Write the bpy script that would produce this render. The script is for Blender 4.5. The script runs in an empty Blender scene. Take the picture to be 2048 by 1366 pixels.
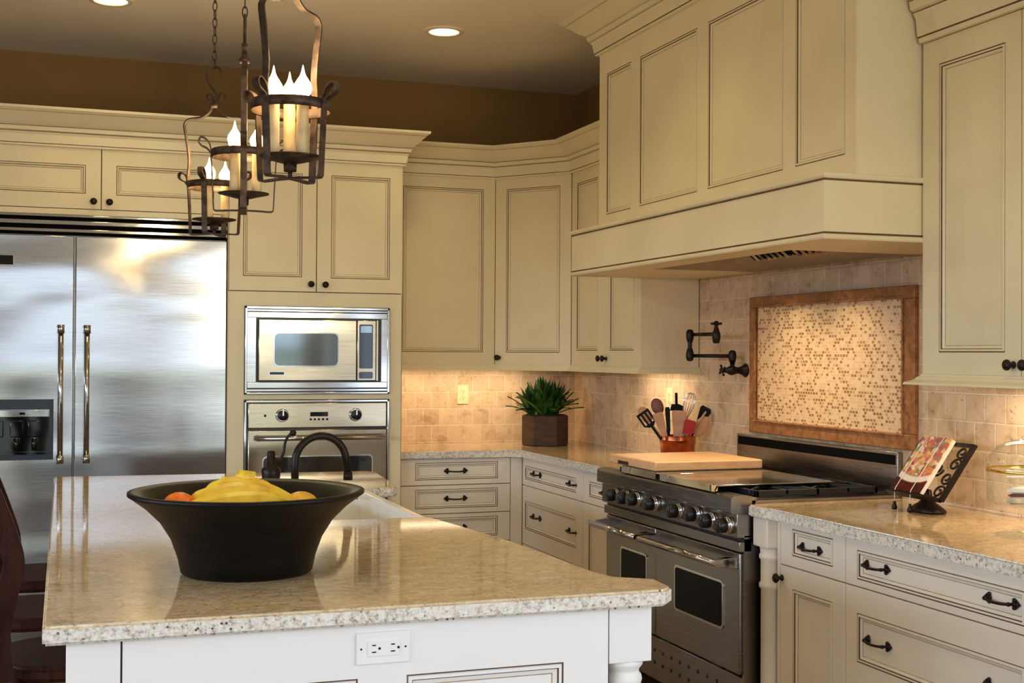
import bpy, bmesh, math, random
from mathutils import Vector, Matrix
random.seed(7)
R = math.radians
scn = bpy.context.scene
COL = scn.collection
H = 1.444

# ------------------------------------------------------------------ materials
def lin(c):
    return tuple(((v/255)/12.92 if v <= 10 else (((v/255)+.055)/1.055)**2.4) for v in c)
class NT:
    def __init__(s, name):
        m = bpy.data.materials.new(name); m.use_nodes = True
        s.m = m; s.t = m.node_tree; s.p = s.t.nodes['Principled BSDF']; s.l = s.t.links
    def n(s, typ, **kw):
        nd = s.t.nodes.new(typ)
        for k, v in kw.items():
            if k in nd.inputs: nd.inputs[k].default_value = v
            else: setattr(nd, k, v)
        return nd
    def link(s, a, b): s.l.new(a, b)
    def ramp(s, stops, src=None, interp='LINEAR'):
        r = s.n('ShaderNodeValToRGB'); r.color_ramp.interpolation = interp
        e = r.color_ramp.elements
        while len(e) < len(stops): e.new(.5)
        for i, (p, c) in enumerate(stops):
            e[i].position = p; e[i].color = (*lin(c), 1) if len(c) == 3 else c
        if src is not None: s.link(src, r.inputs[0])
        return r
    def coord(s, scale=(1, 1, 1), loc=(0, 0, 0), rot=(0, 0, 0)):
        tc = s.n('ShaderNodeTexCoord'); mp = s.n('ShaderNodeMapping')
        mp.inputs['Scale'].default_value = scale; mp.inputs['Location'].default_value = loc; mp.inputs['Rotation'].default_value = rot
        s.link(tc.outputs['Object'], mp.inputs[0]); return mp.outputs[0]
    def noise(s, vec, scale=5, detail=3, rough=.5, dist=0):
        n = s.n('ShaderNodeTexNoise'); n.inputs['Scale'].default_value = scale; n.inputs['Detail'].default_value = detail
        n.inputs['Roughness'].default_value = rough; n.inputs['Distortion'].default_value = dist
        s.link(vec, n.inputs['Vector']); return n
    def mix(s, a, b, fac, mode='MIX'):
        m = s.n('ShaderNodeMix', data_type='RGBA', blend_type=mode)
        for sock, v in ((m.inputs[0], fac), (m.inputs[6], a), (m.inputs[7], b)):
            if hasattr(v, 'links'): s.link(v, sock)
            else: sock.default_value = (*lin(v), 1) if isinstance(v, tuple) and len(v) == 3 else v
        return m.outputs[2]
    def bump(s, h, strength=.3, dist=.002):
        b = s.n('ShaderNodeBump'); b.inputs['Strength'].default_value = strength; b.inputs['Distance'].default_value = dist
        s.link(h, b.inputs['Height']); s.link(b.outputs[0], s.p.inputs['Normal']); return b
def simple(name, col, rough=.5, metal=0., var=.06, scale=8, spec=.5, emit=None, es=0, trans=0, ior=1.45, bump=0):
    t = NT(name); p = t.p
    p.inputs['Roughness'].default_value = rough; p.inputs['Metallic'].default_value = metal
    p.inputs['Specular IOR Level'].default_value = spec
    if trans: p.inputs['Transmission Weight'].default_value = trans; p.inputs['IOR'].default_value = ior
    if emit: p.inputs['Emission Color'].default_value = (*lin(emit), 1); p.inputs['Emission Strength'].default_value = es
    if var:
        nz = t.noise(t.coord(), scale, 3)
        d = tuple(max(0, int(v*(1-var))) for v in col); u = tuple(min(255, int(v*(1+var))) for v in col)
        r = t.ramp([(.3, d), (.7, u)], nz.outputs['Fac']); t.link(r.outputs[0], p.inputs['Base Color'])
        if bump: t.bump(nz.outputs['Fac'], bump)
    else: p.inputs['Base Color'].default_value = (*lin(col), 1)
    return t.m
M = {}
M['paint'] = simple('cream_paint', (229, 218, 183), .42, var=.025, scale=3)
M['paint_daylit'] = simple('daylit_cream_paint', (234, 225, 208), .42, var=.025, scale=3)  # same cream as the wall cabinets, daylight on base units put into its tint
M['white'] = simple('white_paint', (236, 234, 230), .42, var=.012, scale=3)
M['glaze'] = simple('brown_glaze', (96, 70, 42), .6, var=.15, scale=30)
M['gap'] = simple('dark_gap', (52, 38, 26), .7, var=.1)
M['glaze2'] = simple('pale_glaze', (176, 152, 114), .5, var=.1, scale=30)
M['iron'] = simple('oil_rubbed_bronze', (34, 26, 22), .38, .6, var=.25, scale=40)
M['rust'] = simple('wrought_iron', (74, 58, 46), .55, .55, var=.35, scale=35, bump=.25)
M['black'] = simple('black_enamel', (18, 18, 20), .3, var=.1)
M['blackgloss'] = simple('black_glass', (8, 9, 10), .06, var=0)
M['darkblue'] = simple('slate_plastic', (38, 44, 54), .35, var=.05)
M['grate'] = simple('cast_iron', (26, 27, 30), .5, .2, var=.15, scale=60)
M['chrome'] = simple('polished_chrome', (215, 215, 215), .08, 1, var=0)
M['white_plastic'] = simple('white_plastic', (238, 238, 236), .3, var=.01)
M['ivory_plastic'] = simple('ivory_plastic', (240, 222, 180), .35, var=.01)
M['ceramic'] = simple('white_fireclay', (236, 236, 232), .12, var=.01)
M['copper'] = simple('copper', (196, 104, 66), .2, 1, var=.2, scale=9)
M['wax'] = simple('candle_wax', (232, 205, 150), .45, var=.08, scale=20)
M['bulb'] = simple('lit_bulb', (255, 220, 160), .3, var=0, emit=(255, 205, 130), es=26)
M['lens'] = simple('lit_lens', (255, 240, 210), .3, var=0, emit=(255, 225, 170), es=9)
M['trimwhite'] = simple('trim_white', (226, 214, 190), .4, var=.01)
M['orange'] = simple('orange_peel', (240, 112, 16), .42, var=.12, scale=60, bump=.2)
M['citrus'] = simple('pale_citrus_peel', (240, 176, 58), .42, var=.12, scale=60, bump=.2)
M['woodlt'] = simple('pale_beech', (196, 146, 108), .5, var=.12, scale=14)
M['wooddk'] = simple('walnut_spoon', (124, 76, 56), .45, var=.18, scale=14)
M['red'] = simple('red_silicone', (178, 16, 12), .35, var=.06)
M['blackpl'] = simple('black_nylon', (16, 15, 15), .6, var=.06, spec=.2)
M['soil'] = simple('potting_soil', (40, 28, 18), .9, var=.3, scale=80)
M['cord'] = simple('white_cord', (232, 226, 214), .6, var=.03)
M['gold'] = simple('gold_rim', (226, 190, 96), .2, 1, var=0)
M['pastry'] = simple('pastry', (214, 196, 170), .6, var=.2, scale=30)
M['jam'] = simple('red_jam', (120, 20, 20), .3, var=.1)
M['paper'] = simple('paper', (236, 230, 216), .6, var=.03)
M['ceil'] = simple('ceiling_paint', (234, 226, 208), .9, var=.02, scale=1.5)
M['wall'] = simple('olive_brown_paint', (142, 108, 60), .85, var=.04, scale=2)
M['wall2'] = simple('beige_paint', (206, 188, 158), .85, var=.03, scale=2)
def thin_glass():
    t = NT('clear_glass'); t.t.nodes.remove(t.p); out = t.t.nodes['Material Output']
    tr = t.n('ShaderNodeBsdfTransparent'); tr.inputs[0].default_value = (.97, .985, .98, 1); gl = t.n('ShaderNodeBsdfGlossy'); gl.inputs['Roughness'].default_value = .02
    lw = t.n('ShaderNodeLayerWeight'); pw = t.n('ShaderNodeMath', operation='POWER'); pw.inputs[1].default_value = 4; ma = t.n('ShaderNodeMath', operation='MULTIPLY_ADD'); ma.inputs[1].default_value = .55; ma.inputs[2].default_value = .03; mx = t.n('ShaderNodeMixShader')
    t.link(lw.outputs['Facing'], pw.inputs[0]); t.link(pw.outputs[0], ma.inputs[0]); t.link(ma.outputs[0], mx.inputs[0]); t.link(tr.outputs[0], mx.inputs[1]); t.link(gl.outputs[0], mx.inputs[2]); t.link(mx.outputs[0], out.inputs[0]); return t.m
M['glass'] = thin_glass()

def steel(name, col=(186, 183, 178), rough=.22, wave=0, brush=.05, stretch=(1, 1, 60)):
    t = NT(name); p = t.p; p.inputs['Metallic'].default_value = 1
    c = t.coord(stretch); nz = t.noise(c, 6, 4)
    r = t.ramp([(.3, tuple(int(v*.94) for v in col)), (.7, tuple(min(255, int(v*1.05)) for v in col))], nz.outputs['Fac'])
    t.link(r.outputs[0], p.inputs['Base Color'])
    mr = t.n('ShaderNodeMapRange'); mr.inputs['To Min'].default_value = rough*.8; mr.inputs['To Max'].default_value = rough*1.25
    t.link(nz.outputs['Fac'], mr.inputs[0]); t.link(mr.outputs[0], p.inputs['Roughness'])
    if wave:
        n2 = t.noise(t.coord((.42, .42, 1.5)), 1.7, 1, .4, .2)
        t.bump(n2.outputs['Fac'], 1.0, wave)
    else: t.bump(nz.outputs['Fac'], brush, .001)
    return t.m
M['steel'] = steel('brushed_steel')
M['steeld'] = steel('range_steel', (150, 146, 140), .25)
M['steelw'] = steel('door_steel', (184, 184, 182), .17, .030)
M['steelo'] = steel('oven_steel', (172, 160, 138), .16, .02)
M['steels'] = steel('smooth_steel', (190, 188, 186), .1)
M['rwin'] = simple('range_glass', (5, 6, 4), .3, var=0, spec=.08)
M['slot'] = simple('slot_black', (6, 6, 6), .8, var=0, spec=.1)
M['liner'] = simple('satin_steel', (168, 158, 138), .5, .6, var=.06)
M['window'] = simple('oven_glass', (24, 28, 28), .04, var=0, spec=1)
M['mwwin'] = simple('mirrored_glass', (120, 130, 130), .07, .75, var=0)

def granite():
    t = NT('granite'); v = t.coord()
    a = t.noise(t.coord((4.4, 8, 8), rot=(0, 0, R(14))), 3.6, 8, .76, 1.4)
    r = t.ramp([(.30, (104, 74, 44)), (.40, (168, 132, 82)), (.50, (206, 172, 116)), (.64, (224, 202, 156)), (.8, (190, 172, 136))], a.outputs['Fac'])
    b = t.noise(v, 120, 3, .75)
    r2 = t.ramp([(.30, (74, 62, 52)), (.40, (164, 150, 126)), (.52, (222, 212, 190)), (.70, (244, 240, 230))], b.outputs['Fac'])
    m1 = t.mix(r.outputs[0], r2.outputs[0], .28)
    vo = t.n('ShaderNodeTexVoronoi'); vo.inputs['Scale'].default_value = 75; t.link(v, vo.inputs['Vector'])
    sp = t.ramp([(.16, (255, 255, 255)), (.28, (0, 0, 0))], vo.outputs['Distance'])
    g = t.noise(v, 26, 2); gm = t.ramp([(.50, (0, 0, 0)), (.60, (255, 255, 255))], g.outputs['Fac'])
    fm = t.mix(sp.outputs[0], gm.outputs[0], 1.0, 'MULTIPLY')
    fh_ = t.mix(fm, (0, 0, 0), .3); m2 = t.mix(m1, (74, 52, 42), fh_)
    # edge speckle is paler and coarser: daylight on the fronts put into colour
    ge = t.n('ShaderNodeNewGeometry'); sx = t.n('ShaderNodeSeparateXYZ'); t.link(ge.outputs['Normal'], sx.inputs[0])
    em = t.ramp([(.3, (255, 255, 255)), (.8, (0, 0, 0))], sx.outputs[2])
    e2 = t.ramp([(.30, (96, 84, 74)), (.40, (186, 178, 164)), (.50, (226, 220, 206)), (.7, (246, 244, 238))], t.noise(v, 85, 4, .8).outputs['Fac'])
    e3 = t.mix(e2.outputs[0], (92, 62, 52), fm)
    m3 = t.mix(m2, e3, em.outputs[0])
    t.link(m3, t.p.inputs['Base Color'])
    t.p.inputs['Roughness'].default_value = .06; t.p.inputs['Specular IOR Level'].default_value = .8
    return t.m
M['granite'] = granite()

def tile(name, axes, bw=.102, bh=.0985, off=.5, loc=(0, 0)):
    t = NT(name); tc = t.n('ShaderNodeTexCoord'); sx = t.n('ShaderNodeSeparateXYZ'); cb = t.n('ShaderNodeCombineXYZ')
    t.link(tc.outputs['Object'], sx.inputs[0])
    for i, a in enumerate(axes):
        ad = t.n('ShaderNodeMath', operation='ADD'); ad.inputs[1].default_value = loc[i]
        t.link(sx.outputs[a], ad.inputs[0]); t.link(ad.outputs[0], cb.inputs[i])
    # slightly wobbling tumbled edges
    nw = t.noise(tc.outputs['Object'], 26, 2); wob = t.n('ShaderNodeVectorMath', operation='SCALE'); wob.inputs['Scale'].default_value = .006
    t.link(nw.outputs['Color'], wob.inputs[0]); av = t.n('ShaderNodeVectorMath', operation='ADD')
    t.link(cb.outputs[0], av.inputs[0]); t.link(wob.outputs[0], av.inputs[1])
    br = t.n('ShaderNodeTexBrick', offset=off, squash=1); i = br.inputs
    i['Scale'].default_value = 1; i['Brick Width'].default_value = bw; i['Row Height'].default_value = bh
    i['Mortar Size'].default_value = .0045; i['Mortar Smooth'].default_value = .25; i['Bias'].default_value = 0
    i['Color1'].default_value = (*lin((224, 194, 160)), 1); i['Color2'].default_value = (*lin((196, 164, 130)), 1)
    i['Mortar'].default_value = (*lin((236, 216, 186)), 1)
    t.link(av.outputs[0], i['Vector'])
    n1 = t.noise(tc.outputs['Object'], 14, 5, .65, .6)
    r1 = t.ramp([(.32, (150, 116, 80)), (.48, (220, 196, 160)), (.7, (240, 220, 190))], n1.outputs['Fac'])
    c = t.mix(br.outputs['Color'], r1.outputs[0], .42)
    n2 = t.noise(tc.outputs['Object'], 55, 3, .6); r2 = t.ramp([(.29, (120, 88, 58)), (.36, (255, 255, 255))], n2.outputs['Fac'])
    c = t.mix(c, r2.outputs[0], .6, 'MULTIPLY')
    t.link(c, t.p.inputs['Base Color']); t.p.inputs['Roughness'].default_value = .55
    inv = t.n('ShaderNodeMath', operation='SUBTRACT'); inv.inputs[0].default_value = 1; t.link(br.outputs['Fac'], inv.inputs[1])
    ad = t.n('ShaderNodeMath', operation='MULTIPLY_ADD'); ad.inputs[1].default_value = .35
    t.link(n2.outputs['Fac'], ad.inputs[0]); t.link(inv.outputs[0], ad.inputs[2])
    t.bump(ad.outputs[0], .8, .004)
    return t.m
M['tile_b'] = tile('tumbled_travertine_back', (0, 2), loc=(.03, .0595))
M['tile_r'] = tile('tumbled_travertine_right', (1, 2), loc=(.02, .0595))

def mosaic():
    t = NT('glass_mosaic'); tc = t.n('ShaderNodeTexCoord'); sx = t.n('ShaderNodeSeparateXYZ'); cb = t.n('ShaderNodeCombineXYZ')
    t.link(tc.outputs['Object'], sx.inputs[0]); t.link(sx.outputs[1], cb.inputs[0]); t.link(sx.outputs[2], cb.inputs[1])
    sc0 = t.n('ShaderNodeVectorMath', operation='MULTIPLY'); sc0.inputs[1].default_value = (1/.0195, 1/.0132, 1); t.link(cb.outputs[0], sc0.inputs[0])
    f0 = t.n('ShaderNodeVectorMath', operation='FLOOR'); t.link(sc0.outputs[0], f0.inputs[0]); s0 = t.n('ShaderNodeSeparateXYZ'); t.link(f0.outputs[0], s0.inputs[0])
    hx = t.n('ShaderNodeMath', operation='MULTIPLY'); hx.inputs[1].default_value = .5; t.link(s0.outputs[1], hx.inputs[0]); cx = t.n('ShaderNodeCombineXYZ'); t.link(hx.outputs[0], cx.inputs[0])
    sc = t.n('ShaderNodeVectorMath', operation='ADD'); t.link(sc0.outputs[0], sc.inputs[0]); t.link(cx.outputs[0], sc.inputs[1])
    fl = t.n('ShaderNodeVectorMath', operation='FLOOR'); t.link(sc.outputs[0], fl.inputs[0])
    wn = t.n('ShaderNodeTexWhiteNoise', noise_dimensions='2D'); t.link(fl.outputs[0], wn.inputs['Vector'])
    rp = t.ramp([(0, (156, 112, 66)), (.14, (176, 132, 84)), (.32, (206, 164, 114)), (.42, (228, 190, 144)), (.72, (236, 204, 160))], wn.outputs['Value'], 'CONSTANT')
    fr = t.n('ShaderNodeVectorMath', operation='FRACTION'); t.link(sc.outputs[0], fr.inputs[0])
    s2 = t.n('ShaderNodeSeparateXYZ'); t.link(fr.outputs[0], s2.inputs[0])
    def edge(o):
        a = t.n('ShaderNodeMath', operation='SUBTRACT'); a.inputs[1].default_value = .5; t.link(o, a.inputs[0])
        b = t.n('ShaderNodeMath', operation='ABSOLUTE'); t.link(a.outputs[0], b.inputs[0]); return b.outputs[0]
    mx = t.n('ShaderNodeMath', operation='MAXIMUM'); t.link(edge(s2.outputs[0]), mx.inputs[0]); t.link(edge(s2.outputs[1]), mx.inputs[1])
    gt = t.n('ShaderNodeMath', operation='GREATER_THAN'); gt.inputs[1].default_value = .39; t.link(mx.outputs[0], gt.inputs[0])
    c = t.mix(rp.outputs[0], (236, 208, 164), gt.outputs[0])
    t.link(c, t.p.inputs['Base Color']); t.p.inputs['Roughness'].default_value = .3
    return t.m
M['mosaic'] = mosaic()
def stone():
    t = NT('brown_stone_trim'); n = t.noise(t.coord(), 30, 5, .7, .5)
    r = t.ramp([(.3, (112, 68, 34)), (.5, (158, 104, 58)), (.7, (186, 134, 84))], n.outputs['Fac'])
    t.link(r.outputs[0], t.p.inputs['Base Color']); t.p.inputs['Roughness'].default_value = .45; t.bump(n.outputs['Fac'], .3); return t.m
M['stone'] = stone()
def wood(name, c1, c2, rough, axis_scale, sc=4, spec=.5):
    t = NT(name); n = t.noise(t.coord(axis_scale), sc, 5, .6, .6)
    r = t.ramp([(.3, c1), (.7, c2)], n.outputs['Fac']); t.link(r.outputs[0], t.p.inputs['Base Color'])
    t.p.inputs['Roughness'].default_value = rough; t.p.inputs['Specular IOR Level'].default_value = spec; t.bump(n.outputs['Fac'], .08); return t.m
M['board'] = wood('maple_board', (222, 168, 116), (242, 200, 150), .45, (2, 14, 14))
M['stool'] = wood('dark_cherry', (30, 13, 9), (66, 32, 20), .5, (10, 2, 2), spec=.12)
M['bowl'] = wood('black_brown_bowl', (5, 5, 4), (17, 14, 10), .4, (3, 3, 10), spec=.2)
M['planter'] = wood('weathered_brown_wood', (36, 24, 13), (84, 54, 30), .65, (3, 3, 12))
M['floor'] = wood('oak_floor', (124, 98, 72), (160, 130, 98), .3, (9, 1.2, 1))
def banana():
    t = NT('banana_skin'); n = t.noise(t.coord(), 24, 3); r = t.ramp([(.3, (222, 172, 24)), (.6, (244, 208, 62))], n.outputs['Fac'])
    t.link(r.outputs[0], t.p.inputs['Base Color']); t.p.inputs['Roughness'].default_value = .4; return t.m
M['banana'] = banana()
M['btip'] = simple('banana_stem', (150, 128, 46), .5, var=.2, scale=40)
def leafm():
    t = NT('leaf_green'); n = t.noise(t.coord(), 9, 3); r = t.ramp([(.3, (14, 44, 16)), (.5, (34, 82, 30)), (.75, (104, 140, 56))], n.outputs['Fac'])
    t.link(r.outputs[0], t.p.inputs['Base Color']); t.p.inputs['Roughness'].default_value = .35; return t.m
M['leaf'] = leafm()
def coverm():
    t = NT('salad_photo_cover'); tc = t.n('ShaderNodeTexCoord')
    vo = t.n('ShaderNodeTexVoronoi'); vo.inputs['Scale'].default_value = 62; nd = t.noise(tc.outputs['Object'], 30, 3); mv = t.n('ShaderNodeVectorMath', operation='MULTIPLY_ADD'); mv.inputs[1].default_value = (.02, .02, .02); t.link(nd.outputs['Color'], mv.inputs[0]); t.link(tc.outputs['Object'], mv.inputs[2]); t.link(mv.outputs[0], vo.inputs['Vector'])
    sp = t.n('ShaderNodeSeparateColor'); t.link(vo.outputs['Color'], sp.inputs[0])
    r = t.ramp([(0, (196, 52, 24)), (.22, (226, 120, 30)), (.42, (110, 134, 50)), (.58, (222, 186, 90)), (.74, (150, 24, 22)), (.88, (236, 216, 190))], sp.outputs[0], 'CONSTANT')
    n = t.noise(tc.outputs['Object'], 40, 4); c = t.mix(r.outputs[0], n.outputs['Color'], .22)
    sx = t.n('ShaderNodeSeparateXYZ'); t.link(tc.outputs['Object'], sx.inputs[0])
    g = t.ramp([(.0, (86, 10, 12)), (.14, (104, 14, 14)), (.17, (236, 226, 214)), (.24, (240, 232, 220)), (.28, (255, 255, 255))], None, 'LINEAR')
    mr = t.n('ShaderNodeMapRange'); mr.inputs['From Min'].default_value = 0; mr.inputs['From Max'].default_value = .24
    # curved plate edge
    sq = t.n('ShaderNodeMath', operation='MULTIPLY'); t.link(sx.outputs[0], sq.inputs[0]); t.link(sx.outputs[0], sq.inputs[1])
    ml = t.n('ShaderNodeMath', operation='MULTIPLY_ADD'); ml.inputs[1].default_value = -2.6; t.link(sq.outputs[0], ml.inputs[0]); t.link(sx.outputs[2], ml.inputs[2])
    t.link(ml.outputs[0], mr.inputs[0]); t.link(mr.outputs[0], g.inputs[0])
    c2 = t.mix(c, g.outputs[0], 1.0, 'MULTIPLY')
    gm = t.ramp([(.17, (255, 255, 255)), (.24, (255, 255, 255)), (.27, (0, 0, 0))], mr.outputs[0]); gm0 = t.ramp([(.15, (0, 0, 0)), (.17, (255, 255, 255))], mr.outputs[0])
    f = t.mix(gm.outputs[0], gm0.outputs[0], 1.0, 'MULTIPLY'); c3 = t.mix(c2, (234, 222, 206), f)
    t.link(c3, t.p.inputs['Base Color']); t.p.inputs['Roughness'].default_value = .3; return t.m
M['cover'] = coverm()

# ------------------------------------------------------------------ mesh builder
class MB:
    def __init__(s): s.b = bmesh.new()
    def faces(s, vs, fs, mi=0, smooth=False):
        v = [s.b.verts.new(p) for p in vs]; out = []
        for f in fs:
            try:
                fc = s.b.faces.new([v[i] for i in f]); fc.material_index = mi; fc.smooth = smooth; out.append(fc)
            except ValueError: pass
        return v, out
    def box(s, x0, x1, y0, y1, z0, z1, mi=0, bev=0, seg=2, T=None):
        vs = [(x, y, z) for x in (x0, x1) for y in (y0, y1) for z in (z0, z1)]
        v, f = s.faces(vs, [(0, 1, 3, 2), (4, 6, 7, 5), (0, 4, 5, 1), (2, 3, 7, 6), (0, 2, 6, 4), (1, 5, 7, 3)], mi)
        if bev:
            r = bmesh.ops.bevel(s.b, geom=list({e for q in f for e in q.edges}), offset=bev, segments=seg, affect='EDGES', profile=.5)
            for q in r['faces']: q.material_index = mi; q.smooth = True
            v = list({w for q in r['faces'] for w in q.verts} | {w for q in f if q.is_valid for w in q.verts})
        if T is not None:
            for w in v: w.co = T @ w.co
        return s
    def prism(s, poly, z0, z1, mi=0, bev=0, seg=3, T=None):
        n = len(poly)
        a = sum(poly[i][0]*poly[(i+1) % n][1]-poly[(i+1) % n][0]*poly[i][1] for i in range(n))
        if a < 0: poly = poly[::-1]
        vs = [(*p, z0) for p in poly]+[(*p, z1) for p in poly]
        fs = [tuple(range(n))[::-1], tuple(range(n, 2*n))]+[(i, (i+1) % n, n+(i+1) % n, n+i) for i in range(n)]
        v, f = s.faces(vs, fs, mi)
        if bev:
            r = bmesh.ops.bevel(s.b, geom=list({e for q in f[:2] for e in q.edges}), offset=bev, segments=seg, affect='EDGES')
            for q in r['faces']: q.material_index = mi; q.smooth = True
            v = list({w for q in r['faces'] for w in q.verts} | {w for q in f if q.is_valid for w in q.verts})
        if T is not None:
            for w in v: w.co = T @ w.co
        return s
    def lathe(s, prof, n=28, mi=0, T=None, smooth=True, caps=True):
        T = T or Matrix(); rings = []
        for r, z in prof:
            if r < 1e-6: rings.append([s.b.verts.new(T @ Vector((0, 0, z)))])
            else: rings.append([s.b.verts.new(T @ Vector((r*math.cos(2*math.pi*i/n), r*math.sin(2*math.pi*i/n), z))) for i in range(n)])
        for a, b in zip(rings, rings[1:]):
            for i in range(n):
                j = (i+1) % n
                q = [a[i % len(a)], a[j % len(a)], b[j % len(b)], b[i % len(b)]]
                q = list(dict.fromkeys(q))
                if len(q) > 2:
                    try: f = s.b.faces.new(q); f.material_index = mi; f.smooth = smooth
                    except ValueError: pass
        if caps:
            for rg, fl in ((rings[0], True), (rings[-1], False)):
                if len(rg) > 2:
                    f = s.b.faces.new(rg[::-1] if fl else rg); f.material_index = mi
        return s
    def tube(s, pts, rad, n=10, mi=0, caps=True, smooth=True):
        P = [Vector(p) for p in pts]; rad = rad if hasattr(rad, '__len__') else [rad]*len(P)
        up = None; rings = []
        for i, p in enumerate(P):
            t = (P[min(i+1, len(P)-1)]-P[max(i-1, 0)]).normalized()
            if up is None:
                up = Vector((0, 0, 1)) if abs(t.z) < .9 else Vector((1, 0, 0))
            u = (up-t*up.dot(t)).normalized(); w = t.cross(u); up = u
            rings.append([s.b.verts.new(p+(u*math.cos(2*math.pi*k/n)+w*math.sin(2*math.pi*k/n))*rad[i]) for k in range(n)])
        for a, b in zip(rings, rings[1:]):
            for k in range(n):
                f = s.b.faces.new((a[k], a[(k+1) % n], b[(k+1) % n], b[k])); f.material_index = mi; f.smooth = smooth
        if caps:
            for rg in (rings[0][::-1], rings[-1]): s.b.faces.new(rg).material_index = mi
        return s
    def ribbon(s, pts, wdir, w, th, mi=0):
        P = [Vector(p) for p in pts]; W = Vector(wdir).normalized(); rings = []
        for i, p in enumerate(P):
            t = (P[min(i+1, len(P)-1)]-P[max(i-1, 0)]).normalized(); u = t.cross(W)
            u = u.normalized() if u.length > 1e-5 else Vector((0, 0, 1))
            rings.append([s.b.verts.new(p+W*a*w/2+u*b*th/2) for a, b in ((-1, -1), (1, -1), (1, 1), (-1, 1))])
        for a, b in zip(rings, rings[1:]):
            for k in range(4): s.b.faces.new((a[k], a[(k+1) % 4], b[(k+1) % 4], b[k])).material_index = mi
        for rg in (rings[0][::-1], rings[-1]): s.b.faces.new(rg).material_index = mi
        return s
    def sphere(s, c, r, mi=0, n=16, sc=(1, 1, 1)):
        T = Matrix.Translation(c) @ Matrix.Diagonal((*sc, 1))
        pr = [(r*math.sin(math.pi*i/(n//2)), -r*math.cos(math.pi*i/(n//2))) for i in range(n//2+1)]
        pr[0] = (0, -r); pr[-1] = (0, r)
        return s.lathe(pr, n, mi, T)
    def sweep(s, path, prof, mis=None):
        # profile points (outward, z) carried along a plan path, mitred; outward is to the right of travel
        P = [Vector(p) for p in path]; n = len(P); rings = []
        for i in range(n):
            d0 = (P[i]-P[i-1]).normalized() if i else None; d1 = (P[i+1]-P[i]).normalized() if i < n-1 else None
            d0 = d0 or d1; d1 = d1 or d0
            n0 = Vector((d0.y, -d0.x)); n1 = Vector((d1.y, -d1.x)); m = (n0+n1).normalized(); m /= max(.3, m.dot(n0))
            rings.append([s.b.verts.new((P[i].x+m.x*d, P[i].y+m.y*d, z)) for d, z in prof])
        k = len(prof)
        for a, b in zip(rings, rings[1:]):
            for j in range(k):
                f = s.b.faces.new((a[j], b[j], b[(j+1) % k], a[(j+1) % k]))
                f.material_index = mis[j] if mis else 0
        s.b.faces.new(rings[0]); s.b.faces.new(rings[-1][::-1])
        return s
    def panel(s, x0, x1, z0, z1, ins, y=0, th=.02, deep=.008, k=1.0, edge=True):
        """door or drawer front facing -y; ins = (left, right, bottom, top) to the glazed moulding; materials 0 paint, 1 glaze, 2 pale glaze"""
        l, r, b, t = ins
        A = (x0, x1, z0, z1); Bq = (x0+l, x1-r, z0+b, z1-t)
        def rect(q, o, yy): return [(q[0]+o, yy, q[2]+o), (q[1]-o, yy, q[2]+o), (q[1]-o, yy, q[3]-o), (q[0]+o, yy, q[3]-o)]
        loops = [(rect(A, 0, y+th), 0), (rect(A, 0, y+(.0015 if edge else .0001)), 0), (rect(A, .0015 if edge else 0, y), 0), (rect(Bq, 0, y), 0), (rect(Bq, .0030*k, y+.002), 1), (rect(Bq, .0045*k, y-.0015), 0),
                 (rect(Bq, .0100*k, y-.0015), 0), (rect(Bq, .0125*k, y+.003), 1), (rect(Bq, .0205*k, y+deep*.8), 0), (rect(Bq, .0228*k, y+deep), 2)]
        prev = None
        for pts, mi in loops:
            cur = [s.b.verts.new(p) for p in pts]
            if prev:
                for i in range(4): s.b.faces.new((prev[i], prev[(i+1) % 4], cur[(i+1) % 4], cur[i])).material_index = mi
            else: s.b.faces.new(cur[::-1])
            prev = cur
        s.b.faces.new(prev); return s
    def mesh(s, name, mats):
        bmesh.ops.recalc_face_normals(s.b, faces=s.b.faces[:])
        me = bpy.data.meshes.new(name); s.b.to_mesh(me); s.b.free()
        for m in (mats if isinstance(mats, (list, tuple)) else [mats]): me.materials.append(M[m])
        return me
    def obj(s, name, mats, parent=None, loc=(0, 0, 0), rot=(0, 0, 0)):
        return put(name, s.mesh(name, mats), parent, loc, rot)
def put(name, me, parent=None, loc=(0, 0, 0), rot=(0, 0, 0)):
    o = bpy.data.objects.new(name, me); COL.objects.link(o); o.parent = parent; o.location = loc; o.rotation_euler = rot; return o
def tag(o, label, cat, group=None):
    o['label'] = label; o['category'] = cat
    if group: o['group'] = group
    return o
def thing(name, label, cat, loc=(0, 0, 0), rz=0, group=None):
    o = bpy.data.objects.new(name, None); COL.objects.link(o); o.location = loc; o.rotation_euler = (0, 0, rz); o.empty_display_size = .1
    return tag(o, label, cat, group)
def struct(o): o['kind'] = 'structure'; return o
def copy_tree(o, parent=None):
    c = o.copy(); COL.objects.link(c); c.parent = parent
    for ch in list(o.children): copy_tree(ch, c)
    return c
PT = ['paint', 'glaze', 'glaze2']; PB = ['paint_daylit', 'glaze', 'glaze2']
def Tm(loc=(0, 0, 0), ax='X', a=0): return Matrix.Translation(loc) @ Matrix.Rotation(R(a), 4, ax)
def spline(pts, n=8):
    P = [Vector(p) for p in pts]; out = []
    for i in range(len(P)-1):
        p0, p1, p2, p3 = P[max(i-1, 0)], P[i], P[i+1], P[min(i+2, len(P)-1)]
        for k in range(n):
            t = k/n; out.append(.5*((2*p1)+(p2-p0)*t+(2*p0-5*p1+4*p2-p3)*t*t+(3*p1-p0-3*p2+p3)*t**3))
    out.append(P[-1]); return out

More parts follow.
